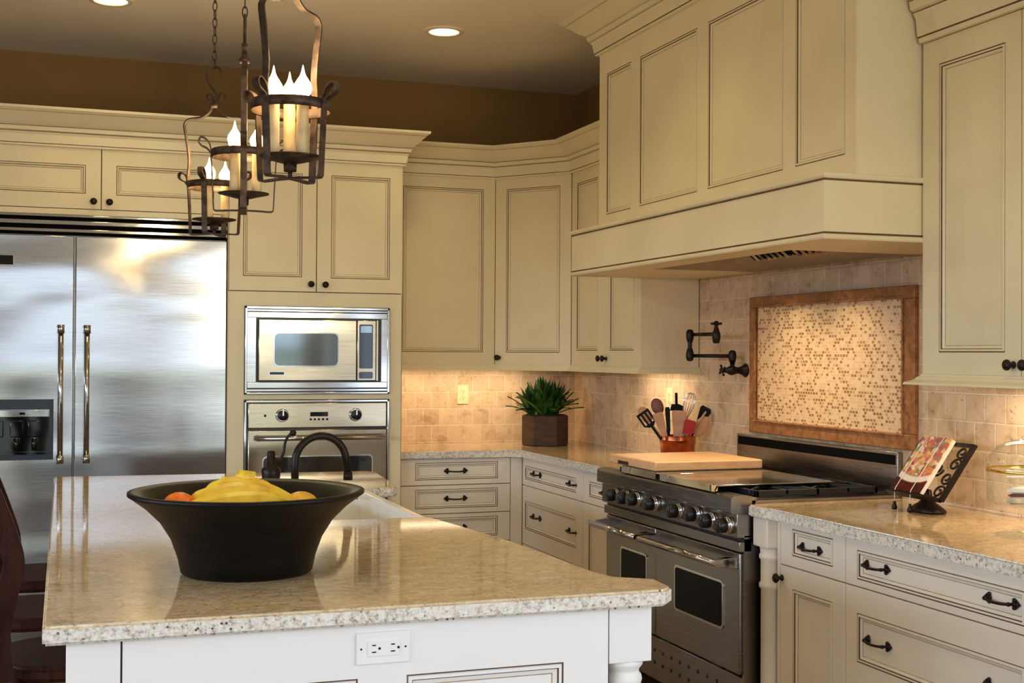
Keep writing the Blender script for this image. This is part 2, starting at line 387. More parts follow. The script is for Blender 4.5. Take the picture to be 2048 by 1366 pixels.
# ------------------------------------------------------------------ hardware shared by all cabinets (front is -y)
KNOB = MB().lathe([(0, 0), (.011, 0), (.011, .003), (.0065, .005), (.006, .016), (.0125, .019), (.0168, .024), (.0165, .029), (.011, .034), (0, .035)], 18, T=Tm(ax='X', a=90)).mesh('knob', 'iron')
def pull_mesh():
    b = MB(); L = .052
    b.tube(spline([(-L+.004, 0, 0), (-L+.006, -.018, 0), (-.025, -.026, -.002), (0, -.027, -.003), (.025, -.026, -.002), (L-.006, -.018, 0), (L-.004, 0, 0)], 4), [.0042]*25, 8)
    for sx in (-1, 1):
        for dx, dz, r in ((.012, 0, .007), (0, .010, .0065), (0, -.010, .0065), (0, 0, .0085)):
            b.sphere((sx*(L-.004+dx), -.003, dz), r, sc=(1, .7, 1), n=10)
        b.prism([(sx*(L-.010), 0), (sx*(L+.002), .013), (sx*(L+.018), 0), (sx*(L+.002), -.013)], 0, .004, T=Matrix.Translation((0, 0, 0)) @ Matrix.Rotation(R(90), 4, 'X'))
        b.sphere((sx*(L-.006), -.020, 0), .0062, n=10)
    return b.mesh('handle', 'iron')
PULL = pull_mesh()
def door(par, x0, x1, z0, z1, ins, knob=None, y=0, name='door', pulls=(), k=1.0, mats=None):
    d = MB().panel(x0, x1, z0, z1, ins, y, k=k).obj(name, mats or PT, par)
    if knob: put('knob', KNOB, d, (knob[0], y, knob[1]))
    for (px, pz) in pulls: put('handle', PULL, d, (px, y+.006, pz))
    return d
CROWN = [(0, 2.447), (.012, 2.447), (.014, 2.457), (.017, 2.460), (.022, 2.500), (.029, 2.512), (.027, 2.515), (.036, 2.519), (.040, 2.537), (.037, 2.540), (.050, 2.549), (.064, 2.560), (.084, 2.580), (.102, 2.597), (.104, 2.600), (.110, 2.604), (.120, 2.610), (.122, 2.622), (0, 2.622)]
CMI = [0, 0, 1, 0, 0, 1, 0, 0, 1, 0, 0, 0, 0, 2, 0, 0, 0, 0, 0]
def crown(path, k=1.0, dz=0, kz=None):
    kz = kz or k
    return MB().sweep(path, [(d*k, 2.447+(z-2.447)*kz+dz) for d, z in CROWN], CMI)
RAIL = [(-.02, 1.386), (.002, 1.386), (.004, 1.380), (.010, 1.379), (.016, 1.368), (.018, 1.362), (.026, 1.361), (.028, 1.352), (-.02, 1.352)]

# ------------------------------------------------------------------ room shell
XW, YW, ZC = 2.98, 7.25, 3.05
struct(MB().box(-3.4, 3.1, -2.7, 7.4, -.05, 0).obj('floor', 'floor'))
struct(MB().box(-3.4, 3.1, -2.7, 7.4, ZC, ZC+.05).obj('ceiling', 'ceil'))
struct(MB().box(-3.4, 3.1, YW, YW+.12, 0, ZC).obj('wall_back', 'wall'))
RWY, RWZ = (-2.3, 1.85), (.25, 2.35)
struct(MB().box(XW, XW+.12, RWY[1], YW, 0, ZC).box(XW, XW+.12, -2.7, RWY[0], 0, ZC).box(XW, XW+.12, RWY[0], RWY[1], 0, RWZ[0]).box(XW, XW+.12, RWY[0], RWY[1], RWZ[1], ZC).obj('wall_right', 'wall'))
b = MB()
for a in (RWY[0], -.95, .42, RWY[1]-.06): b.box(XW+.02, XW+.08, a, a+.06, *RWZ)
for a in (RWZ[0], RWZ[1]-.06): b.box(XW+.02, XW+.08, RWY[0], RWY[1], a, a+.06)
struct(b.obj('window_4', 'trimwhite'))
LWY, LWZ = (-2.3, 5.0), (.05, 2.05)  # unseen left opening, added to let fill daylight onto the range side
struct(MB().box(-3.4, -3.28, LWY[1], YW, 0, ZC).box(-3.4, -3.28, -2.7, LWY[0], 0, ZC).box(-3.4, -3.28, LWY[0], LWY[1], 0, LWZ[0]).box(-3.4, -3.28, LWY[0], LWY[1], LWZ[1], ZC).obj('wall_left', 'wall2'))
b = MB()
for a in (LWY[0], -.5, 1.32, 3.14, LWY[1]-.06): b.box(-3.38, -3.32, a, a+.06, *LWZ)
for a in (LWZ[0], LWZ[1]-.06): b.box(-3.38, -3.32, LWY[0], LWY[1], a, a+.06)
struct(b.obj('window_5', 'trimwhite'))  # frame of the added left opening
WX = [(-3.1, -1.2), (-1.0, .9), (1.1, 2.85)]; WZ = (.10, 2.35)
b = MB(); xs = [-3.4]+[v for w in WX for v in w]+[XW]
for i in range(0, len(xs), 2): b.box(xs[i], xs[i+1], -2.7, -2.58, 0, ZC)
for x0, x1 in WX: b.box(x0, x1, -2.7, -2.58, 0, WZ[0]); b.box(x0, x1, -2.7, -2.58, WZ[1], ZC)
struct(b.obj('wall_front', 'wall2'))
for i, (x0, x1) in enumerate(WX):
    b = MB()
    for a, c in ((x0, x0+.06), (x1-.06, x1)): b.box(a, c, -2.66, -2.60, WZ[0], WZ[1])
    for a, c in ((WZ[0], WZ[0]+.06), (WZ[1]-.06, WZ[1]), (1.46, 1.50)): b.box(x0, x1, -2.66, -2.60, a, c)
    struct(b.obj('window_%d' % (i+1), 'trimwhite'))
struct(MB().box(1.706, XW, YW-.012, YW, .90, 1.42).obj('trim_1', 'tile_b'))
struct(MB().box(XW-.010, XW, 2.0, YW-.012, .90, 1.95).obj('trim_2', 'tile_r'))

# ------------------------------------------------------------------ refrigerator run (back wall)
FY = 6.59
fr = thing('refrigerator', 'wide built-in stainless steel side-by-side refrigerator with louvred top grille', 'refrigerator', (0, FY, 0))
MB().box(-.430, .784, .04, .64, .02, 2.112).obj('body', 'steeld', fr)
g = MB().box(-.430, .784, .02, .06, 2.018, 2.116, 1)
for z0, z1 in ((2.104, 2.116), (2.066, 2.087), (2.030, 2.046)):
    g.box(-.430, .784, -.008, .03, z0, z1, 0, .003)
g.obj('grille', ['steels', 'slot'], fr)
def fhandle(par, x):
    b = MB(); b.tube([(x, -.062, .905), (x, -.062, 1.572)], .0125, 16)
    for z in (.925, 1.552):
        b.tube([(x, 0, z), (x, -.062, z)], .008, 10)
        b.lathe([(.017, -.02), (.017, .02)], 16, T=Tm((x, -.062, z-.003 if z < 1 else z+.003)))
        b.lathe([(.02, 0), (.02, .006)], 16, T=Tm((x, -.004, z), 'X', 90))
    return b.obj('handle', 'steels', par)
ld = MB().box(-.430, .0455, 0, .04, .12, 2.012, 0, .004).obj('door', 'steelw', fr)
rd = MB().box(.0535, .784, 0, .04, .12, 2.012, 0, .004).obj('door', 'steelw', fr)
fhandle(ld, -.012); fhandle(rd, .109)
MB().box(-.345, -.228, -.004, 0, 1.857, 1.916, 0, .001).box(-.340, -.233, -.006, -.001, 1.864, 1.909, 1).obj('badge', ['chrome', 'blackgloss'], ld)
d = MB().box(-.395, -.043, -.010, 0, .918, .945, 0).box(-.395, -.043, -.010, 0, 1.163, 1.212, 0).box(-.062, -.043, -.010, 0, .945, 1.163).box(-.395, -.376, -.010, 0, .945, 1.163)
d.box(-.376, -.062, -.004, 0, .945, 1.128, 1)
di = d.obj('dispenser', ['darkblue', 'blackgloss'], ld)
MB().box(-.372, -.066, -.014, -.004, 1.127, 1.161, 0, .002).box(-.198, -.172, -.0155, -.012, 1.138, 1.150, 1).obj('control_strip', ['steels', 'blackgloss'], di)
b = MB()
for x in (-.30, -.21, -.13):
    b.box(x-.03, x+.03, -.016, -.004, 1.03, 1.11, 0, .004); b.lathe([(.012, 0), (.014, .06)], 12, T=Tm((x, -.012, .965)))
b.box(-.372, -.066, -.018, -.004, .945, .957, 0)
b.obj('paddle', 'blackgloss', di)
MB().box(-.430, .784, .06, .10, .0, .12).obj('toe_grille', 'black', fr)

oc = thing('wall_cabinet', 'long low cream cabinet above the refrigerator with two wide panel doors', 'cabinet', (0, FY, 0))
MB().box(-.438, .789, .018, .64, 2.118, 2.455, 1).box(-.438, .789, 0, .02, 2.118, 2.1455, 0).obj('carcass', ['paint', 'gap'], oc)
door(oc, -.435, .1685, 2.149, 2.447, (.072, .072, .075, .081), (.134, 2.186))
door(oc, .1725, .787, 2.149, 2.447, (.069, .07, .073, .078), (.209, 2.185))
tw = thing('oven_cabinet', 'tall cream cabinet tower holding the microwave above the wall oven', 'cabinet', (0, FY, 0))
b = MB().box(.790, .874, .018, .64, .0, 2.455, 1).box(1.638, 1.705, .018, .64, .0, 2.455, 1).box(.874, 1.638, .018, .64, 1.69, 2.455, 1).box(.874, 1.638, .62, .64, 0, 1.69, 1).box(.874, 1.638, .018, .62, 1.205, 1.227, 1).box(.874, 1.638, .018, .62, 0, .46, 1)
b.box(.790, .874, 0, .02, 0, 1.760).box(1.638, 1.705, 0, .02, 0, 1.760).box(.874, 1.638, 0, .02, 1.686, 1.760).box(.874, 1.638, 0, .02, 1.203, 1.229).box(.874, 1.638, 0, .02, 0, .46)
b.box(1.703, 1.7055, 0, .64, 0, 2.455, 0).box(.788, .791, 0, .64, 0, 2.455, 0)
b.obj('carcass', ['paint', 'gap'], tw)
door(tw, .794, 1.2420, 1.764, 2.447, (.071, .074, .075, .069), (1.213, 1.803))
door(tw, 1.2465, 1.703, 1.764, 2.447, (.074, .067, .073, .069), (1.288, 1.802))

mw = thing('microwave', 'built-in stainless steel microwave with a rounded window above the wall oven', 'microwave', (0, FY, 0))
b = MB(); fx0, fx1, fz0, fz1 = .876, 1.636, 1.231, 1.684
b.box(fx0, fx0+.012, -.014, .03, fz0, fz1, 0, .002).box(fx1-.012, fx1, -.014, .03, fz0, fz1, 0, .002)
b.box(fx0, fx1, -.014, .03, fz1-.013, fz1, 0, .002).box(fx0, fx1, -.014, .03, fz0, fz0+.010, 0, .002)
b.box(fx0, fx1, .0, .03, fz0, fz1, 1)
b.box(fx0+.012, fx1-.012, -.010, .03, 1.660, 1.667, 0).box(fx0+.012, fx1-.012, -.010, .03, 1.626, 1.655, 0, .002)
b.box(fx0+.012, fx1-.012, -.010, .03, 1.262, 1.293, 0, .002).box(fx0+.012, fx1-.012, -.010, .03, 1.247, 1.256, 0)
b.box(fx0+.012, .932, -.008, .03, 1.294, 1.625, 0).box(1.592, fx1-.012, -.008, .03, 1.294, 1.625, 0)
b.obj('trim_frame', ['steels', 'black'], mw)
def rrect(x0, x1, z0, z1, r, n=6):
    out = []
    for cx, cz, a0 in ((x1-r, z1-r, 0), (x0+r, z1-r, 90), (x0+r, z0+r, 180), (x1-r, z0+r, 270)):
        for i in range(n+1): a = R(a0+90*i/n); out.append((cx+r*math.cos(a), cz+r*math.sin(a)))
    return out
FX = Matrix.Rotation(R(90), 4, 'X')      # polygon (x,z) extruded along -y
md = MB().box(.944, 1.456, -.020, .01, 1.300, 1.618, 0, .004).prism(rrect(1.019, 1.362, 1.372, 1.553, .03), .0195, .0225, 1, T=FX).obj('door', ['steelo', 'steels'], mw)
MB().prism(rrect(1.026, 1.355, 1.379, 1.546, .025), .0205, .0245, 0, T=FX).obj('window', 'mwwin', md)
MB().box(.998, 1.078, -.0235, -.0195, 1.330, 1.348, 0).box(1.001, 1.075, -.0245, -.02, 1.332, 1.346, 1).obj('badge', ['chrome', 'blackgloss'], md)
cp = MB().box(1.459, 1.560, -.020, .01, 1.300, 1.618, 0, .003).box(1.563, 1.572, -.018, .01, 1.300, 1.618, 0).obj('control_panel', 'steelo', mw)
MB().prism(rrect(1.470, 1.543, 1.364, 1.597, .008), .0195, .0225, T=FX).prism(rrect(1.476, 1.537, 1.553, 1.588, .003), .0215, .0230, 1, T=FX).obj('keypad', ['blackgloss', 'mwwin'], cp)
MB().prism(rrect(1.470, 1.543, 1.311, 1.347, .008), .0195, .0240, T=FX).obj('button', 'blackgloss', cp)

ov = thing('wall_oven', 'built-in stainless steel wall oven with two black knobs below the microwave', 'oven', (0, FY, 0))
b = MB(); fz0, fz1 = .47, 1.200
b.box(fx0, fx0+.011, -.012, .03, fz0, fz1, 0, .002).box(fx1-.011, fx1, -.012, .03, fz0, fz1, 0, .002).box(fx0, fx1, -.012, .03, fz1-.012, fz1, 0, .002).box(fx0, fx1, 0, .03, fz0, fz1, 1)
b.obj('trim_frame', ['steels', 'black'], ov)
cp = MB().box(.893, 1.619, -.022, .01, 1.056, 1.185, 0, .004).obj('control_panel', 'steelo', ov)
for x in (1.067, 1.451):
    k = MB().lathe([(.034, 0), (.034, .006), (.029, .010)], 28, T=Tm((0, 0, 0), 'X', 90)).lathe([(.027, .008), (.026, .030), (.022, .034), (0, .034)], 28, 1, T=Tm((0, 0, 0), 'X', 90)).box(-.003, .003, -.037, -.03, .0, .024, 0).obj('knob', ['chrome', 'black'], cp, (x, -.022, 1.122))
MB().box(1.213, 1.305, -.0255, -.02, 1.115, 1.138).obj('display', 'blackgloss', cp)
for i in range(5): MB().lathe([(.0065, 0), (.006, .005), (0, .005)], 12, T=Tm((0, 0, 0), 'X', 90)).obj('button', 'black', cp, (1.215+i*.0215, -.022, 1.100))
MB().lathe([(.007, 0), (.006, .004), (0, .004)], 12, T=Tm((.980, -.022, 1.121), 'X', 90)).obj('indicator', 'black', cp)
od = MB().box(.893, 1.619, -.024, .01, .50, 1.046, 0, .005).obj('door', 'steelo', ov)
b = MB().tube([(.930, -.072, 1.006), (1.606, -.072, 1.006)], .0125, 16)
for x in (.945, 1.590): b.tube([(x, -.02, 1.006), (x, -.072, 1.006)], .009, 10); b.lathe([(.018, 0), (.016, .008)], 16, T=Tm((x, -.024, 1.006), 'X', 90))
b.obj('handle', 'steels', od)
MB().prism(rrect(.972, 1.540, .64, .906, .022), .022, .0265, T=FX).obj('window', 'window', od)
MB().prism(rrect(.966, 1.546, .634, .912, .024), .021, .0255, T=FX).obj('window_frame', 'chrome', od)
tag(crown([(-.44, FY), (1.706, FY), (1.706, YW-.002)]).obj('crown_molding', PT), 'stepped cream crown molding along the top of refrigerator and oven tower', 'molding')

# ------------------------------------------------------------------ low upper cabinets
UY = 6.90
c = thing('wall_cabinet', 'single-door cream wall cabinet beside the oven tower', 'cabinet', (0, UY, 0))
MB().box(1.709, 2.333, .018, .33, 1.384, 2.46, 1).obj('carcass', ['paint', 'gap'], c)
MB().sweep([(1.709, 0), (2.335, 0)], RAIL).obj('bottom_molding', 'paint', c)
door(c, 1.711, 2.3340, 1.386, 2.452, (.077, .071, .068, .066))
P0 = Vector((2.335, UY)); P1 = Vector((2.65, 6.51)); dl = (P1-P0).length; da = math.atan2(P1.y-P0.y, P1.x-P0.x)
c = thing('corner_cabinet', 'diagonal cream corner wall cabinet above the potted plant', 'cabinet', (P0.x, P0.y, 0), da)
Ti = (Matrix.Translation((P0.x, P0.y, 0)) @ Matrix.Rotation(da, 4, 'Z')).inverted()
b = MB().prism([(2.337, 6.918), (2.652, 6.532), (2.965, 6.512), (2.965, 7.235), (2.337, 7.235)], 1.384, 2.46, 1, T=Ti)
b.obj('carcass', ['paint', 'gap'], c)
MB().sweep([(0, 0), (dl, 0)], RAIL).obj('bottom_molding', 'paint', c)
door(c, .0005, dl-.003, 1.386, 2.452, (.075, .072, .068, .066), (.030, 1.424))
RZ = -math.pi/2
c = thing('wall_cabinet', 'narrow two-door cream wall cabinet partly behind the range hood', 'cabinet', (2.65, 6.508, 0), RZ)   # local x runs toward the camera
MB().box(0, .894, .018, .315, 1.384, 2.46, 1).box(.892, .896, 0, .315, 1.384, 2.46, 0).obj('carcass', ['paint', 'gap'], c)
MB().sweep([(0, 0), (.896, 0), (.896, .318)], RAIL).obj('bottom_molding', 'paint', c)
door(c, .002, .4505, 1.386, 2.452, (.071, .088, .080, .070), (.425, 1.424))
door(c, .4545, .893, 1.386, 2.452, (.070, .078, .080, .070), (.482, 1.424))
tag(crown([(1.708, UY), (P0.x, P0.y), (P1.x, P1.y), (2.65, 5.612)]).obj('crown_molding', PT), 'cream crown molding bending around the corner wall cabinets', 'molding')

c = thing('wall_cabinet', 'tall cream wall cabinet right of the range hood with two knobs', 'cabinet', (2.65, 3.463, 0), RZ)
MB().box(0, 1.358, .018, .318, 1.384, 2.49, 1).box(1.358, 1.362, 0, .318, 1.384, 2.93, 0).box(-.001, .002, 0, .318, 1.384, 2.9, 0).box(0, 1.36, .0, .318, 2.472, 2.93, 0).obj('carcass', ['paint', 'gap'], c)
door(c, .001, .4500, 1.386, 2.468, (.080, .066, .071, .082), (.421, 1.420))
door(c, .4535, .905, 1.386, 2.468, (.066, .080, .071, .082), (.484, 1.420))
door(c, .909, 1.36, 1.386, 2.468, (.080, .066, .071, .082), (1.33, 1.420))
RAIL2 = [(-.02, 1.386), (.004, 1.386), (.006, 1.380), (.012, 1.378), (.020, 1.368), (.034, 1.362), (.042, 1.360), (.045, 1.352), (-.02, 1.352)]
MB().sweep([(-.001, .05), (-.001, 0), (1.36, 0)], RAIL2).obj('bottom_molding', 'paint', c)
crown([(.001, 0), (1.36, 0)], 1.45, .022).obj('crown_molding', PT, c)

# ------------------------------------------------------------------ range hood
hd = thing('range_hood', 'large cream panelled range hood over the cooking range', 'range hood', (0, 0, 0))
b = MB(); HX, HY0, HY1 = 2.40, 3.475, 5.552
b.box(HX+.01, XW-.002, HY0, HY1, 2.02, 3.045)
b.obj('upper_box', ['paint'], hd)
fp = bpy.data.objects.new('front_face', None); COL.objects.link(fp); fp.parent = hd; fp.location = (HX, HY1, 0); fp.rotation_euler = (0, 0, RZ)
ys = [0, HY1-5.15, HY1-4.517, HY1-3.877, HY1-HY0]
for i in range(4):
    x0, x1 = ys[i], ys[i+1]
    pl = [(5.468, 5.194), (5.105, 4.563), (4.472, 3.916), (3.834, 3.537)][i]
    MB().panel(x0, x1, 2.02, 2.90, (HY1-pl[0]-x0, x1-(HY1-pl[1]), .082, .135), 0, .011, edge=False).obj('panel', PT, fp)
AX, AY0, AY1 = 2.28, 3.472, 5.60
b = MB().box(AX, AX+.03, AY0, AY1, 1.825, 2.020).box(AX+.03, 2.72, AY0, AY0+.03, 1.825, 2.020).box(AX+.03, 2.645, AY1-.03, AY1, 1.825, 2.020).box(AX, XW-.005, AY0+.001, AY1-.001, 2.010, 2.022)
LED = [(-.02, 2.005), (.001, 2.005), (.002, 2.011), (.007, 2.013), (.010, 2.020), (.010, 2.027), (.004, 2.031), (-.02, 2.031)]
b.sweep([(2.646, AY1), (AX, AY1), (AX, AY0), (2.72, AY0)], LED, [0, 1, 0, 0, 0, 0, 0, 0])
LB = [(-.03, 1.817), (.006, 1.817), (.009, 1.822), (.009, 1.830), (.004, 1.834), (.001, 1.836), (.001, 1.841), (-.03, 1.841)]
b.sweep([(2.646, AY1), (AX, AY1), (AX, AY0), (2.72, AY0)], LB, [0, 0, 0, 0, 1, 1, 0, 0])
b.obj('apron', PT[:2], hd)
SX0, SX1, SY0, SY1 = 2.44, 2.962, 3.92, 5.06
b = MB().box(AX+.004, SX0, AY0+.004, AY1-.004, 1.820, 1.838).box(SX0, XW-.012, AY0+.004, SY0, 1.820, 1.838).box(SX0, 2.66, SY1, AY1-.004, 1.820, 1.838).box(2.66, XW-.012, SY1, 5.605, 1.822, 1.838)
b.obj('soffit', 'paint', hd)
XZ = Matrix(((1, 0, 0, 0), (0, 0, 1, 0), (0, 1, 0, 0), (0, 0, 0, 1)))
pl = [(SX1, 1.824), (2.80, 1.857), (2.70, 1.932), (2.50, 1.932), (SX0, 1.824)]
b = MB(); vs = [(x, y+(0 if z < 1.83 else q*(.1 if z < 1.9 else .26)), z) for y, q in ((SY0, 1), (SY1, -1)) for x, z in pl]
b.faces(vs, [(k, k+1, k+6, k+5) for k in range(4)]+[(0, 1, 2, 3, 4), (5, 6, 7, 8, 9)]); b.obj('liner', 'liner', hd)
for y0, y1 in ((4.485, 4.785), (4.17, 4.47)):
    b = MB().prism([(2.797, 1.857), (2.697, 1.932), (2.694, 1.929), (2.794, 1.853)], y0, y1, 1, T=XZ)
    for k in range(6): b.prism([(2.794, 1.853), (2.694, 1.929), (2.687, 1.921), (2.787, 1.845)], y0+.004+k*.046, y0+.030+k*.046, 0, T=XZ)
    b.obj('baffle_filter', ['steels', 'slot'], hd)
crown([(XW-.003, HY1), (HX, HY1), (HX, HY0), (XW-.003, HY0)], 1.25, .420, 1.04).obj('crown_molding', PT, hd)

# ------------------------------------------------------------------ base cabinets
BY = 6.66
c = thing('drawer_cabinet', 'cream base cabinet with stacked drawers beside the oven tower', 'cabinet', (0, BY, 0))
MB().box(1.709, 2.42, .018, .58, .0, .872, 1).box(2.352, 2.42, 0, .02, 0, .872, 0).obj('carcass', ['paint_daylit', 'gap'], c)
for z0, z1 in ((.7285, .870), (.5725, .7245), (.4125, .5685), (.11, .4085)):
    door(c, 1.712, 2.348, z0, z1, (.092, .072, .028, .020), name='drawer', mats=PB, pulls=[(2.034, (z0+z1)/2+.004)])
c = thing('drawer_cabinet', 'cream base cabinet with wide two-handle drawers left of the range', 'cabinet', (2.42, 6.655, 0), RZ)
MB().box(0, .870, .018, .54, .0, .872, 1).obj('carcass', ['paint_daylit', 'gap'], c)
door(c, .003, .868, .719, .870, (.036, .084, .034, .043), name='drawer', mats=PB, pulls=[(.215, .793), (.735, .791)])
door(c, .003, .868, .392, .715, (.036, .084, .085, .083), name='drawer', mats=PB, pulls=[(.215, .560), (.735, .553)])
door(c, .003, .868, .11, .388, (.036, .084, .05, .05), name='drawer', mats=PB, pulls=[(.215, .25), (.735, .25)])
c = thing('base_cabinet', 'narrow cream base cabinet with one drawer over a door, left of the range', 'cabinet', (2.42, 5.783, 0), RZ)
MB().box(0, .575, .018, .54, .0, .872, 1).obj('carcass', ['paint_daylit', 'gap'], c)
door(c, .003, .572, .719, .870, (.075, .075, .034, .043), name='drawer', mats=PB, pulls=[(.285, .788)])
door(c, .003, .572, .11, .715, (.068, .068, .07, .075), (.345, .664), mats=PB)
ct = MB().prism([(1.709, YW-.013), (1.709, 6.632), (2.36, 6.632), (2.398, 6.60), (2.398, 5.212), (XW-.011, 5.212), (XW-.011, YW-.013)], .874, .914, bev=.005)
tag(ct.obj('countertop', 'granite'), 'L-shaped speckled granite countertop in the corner under the plant and utensil crock', 'countertop')
c = thing('drawer_cabinet', 'cream base cabinet with turned corner post right of the range', 'cabinet', (2.362, 3.965, 0), RZ)
MB().box(.095, 2.0, .018, .60, .0, .872, 1).box(.085, .103, 0, .03, 0, .872, 0).obj('carcass', ['paint_daylit', 'gap'], c)
door(c, .105, .4915, .720, .870, (.075, .068, .038, .020), name='drawer', mats=PB, pulls=[(.287, .797)])
door(c, .105, .4915, .11, .716, (.080, .070, .07, .072), (.116, .672), mats=PB)
door(c, .4955, 1.36, .720, .870, (.062, .062, .022, .036), name='drawer', mats=PB, pulls=[(.652, .794), (1.205, .793)])
door(c, .4955, 1.36, .398, .716, (.062, .062, .084, .080), name='drawer', mats=PB, pulls=[(.660, .562), (1.205, .562)])
door(c, .4955, 1.36, .11, .394, (.062, .062, .05, .05), name='drawer', mats=PB, pulls=[(.660, .25), (1.205, .25)])
p = bpy.data.objects.new('corner_post', None); COL.objects.link(p); p.parent = c; p.location = (.035, .005, 0)
b = MB().box(-.050, .048, -.046, .07, .768, .872, 0, .006)
b.lathe([(.040, .0), (.040, .10), (.036, .12), (.036, .62), (.0425, .626), (.043, .632), (.0425, .640), (.037, .646), (.037, .722), (.042, .728), (.043, .734), (.042, .741), (.038, .746), (.040, .765), (.044, .77)], 28)
b.obj('column', 'paint_daylit', p)
ct = MB().prism([(XW-.011, 3.986), (2.318, 3.986), (2.298, 3.968), (2.298, 3.885), (2.325, 3.862), (2.325, 2.0), (XW-.011, 2.0)], .874, .914, bev=.005)
tag(ct.obj('countertop', 'granite'), 'speckled granite countertop right of the range carrying the cookbook stand', 'countertop')

# ------------------------------------------------------------------ range
rg = thing('range', 'professional stainless steel double-oven gas range below the hood', 'range', (2.327, 5.195, 0), RZ)  # local x 0..1.2, y<0 toward room
W = 1.2
MB().box(0, W, 0, .63, .10, .925).box(0, .004, -.03, 0, .10, .80).box(W-.012, W, -.03, 0, .10, .80).obj('body', 'steeld', rg)
MB().prism([(-.085, .930), (-.0855, .884), (-.080, .879), (.0, .879), (.02, .935), (-.02, .944), (-.07, .943), (-.082, .938)], 0, W, T=Matrix(((0, 0, 1, 0), (1, 0, 0, 0), (0, 1, 0, 0), (0, 0, 0, 1)))).obj('bullnose', 'steeld', rg)
cp = MB().box(0, W, -.060, 0, .792, .879, 0, .002).obj('control_panel', 'steeld', rg)
KN = [(5.02, .842), (4.905, .842), (4.807, .846), (4.644, .846), (4.433, .842), (4.286, .846), (4.167, .838), (4.046, .836)]
kmesh = MB().lathe([(.026, 0), (.026, .012), (.0235, .014)], 24, 0, T=Tm(ax='X', a=90)).lathe([(.0225, .014), (.0225, .020), (.020, .021)], 24, 0, T=Tm(ax='X', a=90)).lathe([(.0215, .021), (.0225, .026), (.0215, .052), (.018, .056), (0, .056)], 24, 1, T=Tm(ax='X', a=90)).mesh('knob', ['chrome', 'black'])
for y, z in KN: put('knob', kmesh, cp, (5.195-y, -.060, z-.003)).scale = (1.2, 1.0, 1.2)
MB().box(0, W, -.035, 0, .776, .788, 0).box(.0, W, -.050, 0, .742, .778, 1, .002).obj('lower_band', ['black', 'steeld'], rg)
for (x0, x1, wx0, wx1, hx0, hx1) in ((.006, .502, .178, .420, .150, .585), (.508, W-.014, .690, 1.064, .625, 1.275)):
    dr = MB().box(x0, x1, -.042, 0, .300, .736, 0, .005).obj('door', 'steeld', rg)
    wf = MB().prism(rrect(wx0-.009, wx1+.009, .440, .619, .018), .0415, .0465, T=FX).obj('window_frame', 'chrome', dr)
    MB().prism(rrect(wx0, wx1, .449, .610, .014), .043, .0475, T=FX).obj('window', 'rwin', dr)
    a0, a1 = x0+.012, x1-.012
    b = MB().tube([(a0, -.122, .700), (a1, -.122, .700)], .0135, 16)
    for x in (a0+.016, a1-.016):
        b.prism([(-.040, .722), (-.040, .676), (-.124, .690), (-.128, .704), (-.118, .714)], x-.017, x+.017, T=Matrix(((0, 0, 1, 0), (1, 0, 0, 0), (0, 1, 0, 0), (0, 0, 0, 1))), bev=.003)
    b.obj('handle', 'steels', dr)
k = MB().box(.004, W-.014, -.030, 0, .115, .290, 0, .003)
for i in range(14):
    for j in range(2): k.lathe([(.009, 0), (.008, .002), (0, .002)], 10, 1, T=Tm((.10+i*.075, -.030, .235-j*.05), 'X', 90))
k.obj('kick_panel', ['steeld', 'black'], rg)
for x in (.05, W-.06): MB().lathe([(.025, 0), (.025, .03), (.018, .035), (.018, .11)], 16).obj('leg', 'steels', rg, (x, .03, 0))
for x in (.05, W-.06): MB().lathe([(.025, 0), (.025, .03), (.018, .035), (.018, .11)], 16).obj('leg', 'steels', rg, (x, .56, 0))
MB().box(.012, W-.012, .01, .614, .920, .930, 0, .003).obj('cooktop', 'black', rg)
def grate(x0, x1, y0, y1):
    b = MB(); zt = .956
    for x in (x0, x1-.014): b.box(x, x+.014, y0, y1, zt-.022, zt, 0, .002)
    for y in (y0, y1-.014, (y0+y1)/2-.007): b.box(x0, x1, y, y+.014, zt-.022, zt, 0, .002)
    for cy in ((y0*3+y1)/4, (y0+y1*3)/4):
        cx = (x0+x1)/2
        for a in range(8):
            ca, sa = math.cos(a*math.pi/4), math.sin(a*math.pi/4); l = min((x1-x0)/2/max(abs(ca), 1e-3), (y1-y0)/4/max(abs(sa), 1e-3))
            b.ribbon([(cx+ca*.035, cy+sa*.035, zt-.007), (cx+ca*l, cy+sa*l, zt-.007)], (-sa, ca, 0), .009, .014)
        b.lathe([(.030, .930), (.034, .936), (.030, .944), (0, .946)], 20, T=Tm((cx, cy, 0)))
    for x in (x0+.003, x1-.017):
        for y in (y0+.003, y1-.017): b.box(x, x+.014, y, y+.014, .928, zt-.02)
    return b.obj('grate', 'grate', rg)
grate(.83, 1.175, .03, .55); grate(.025, .33, .03, .55)
b = MB().box(0, W, .618, .640, .925, 1.084, 0, .003).box(.014, W-.014, .616, .63, 1.036, 1.073, 1)
b.obj('back_guard', ['steeld', 'slot'], rg)

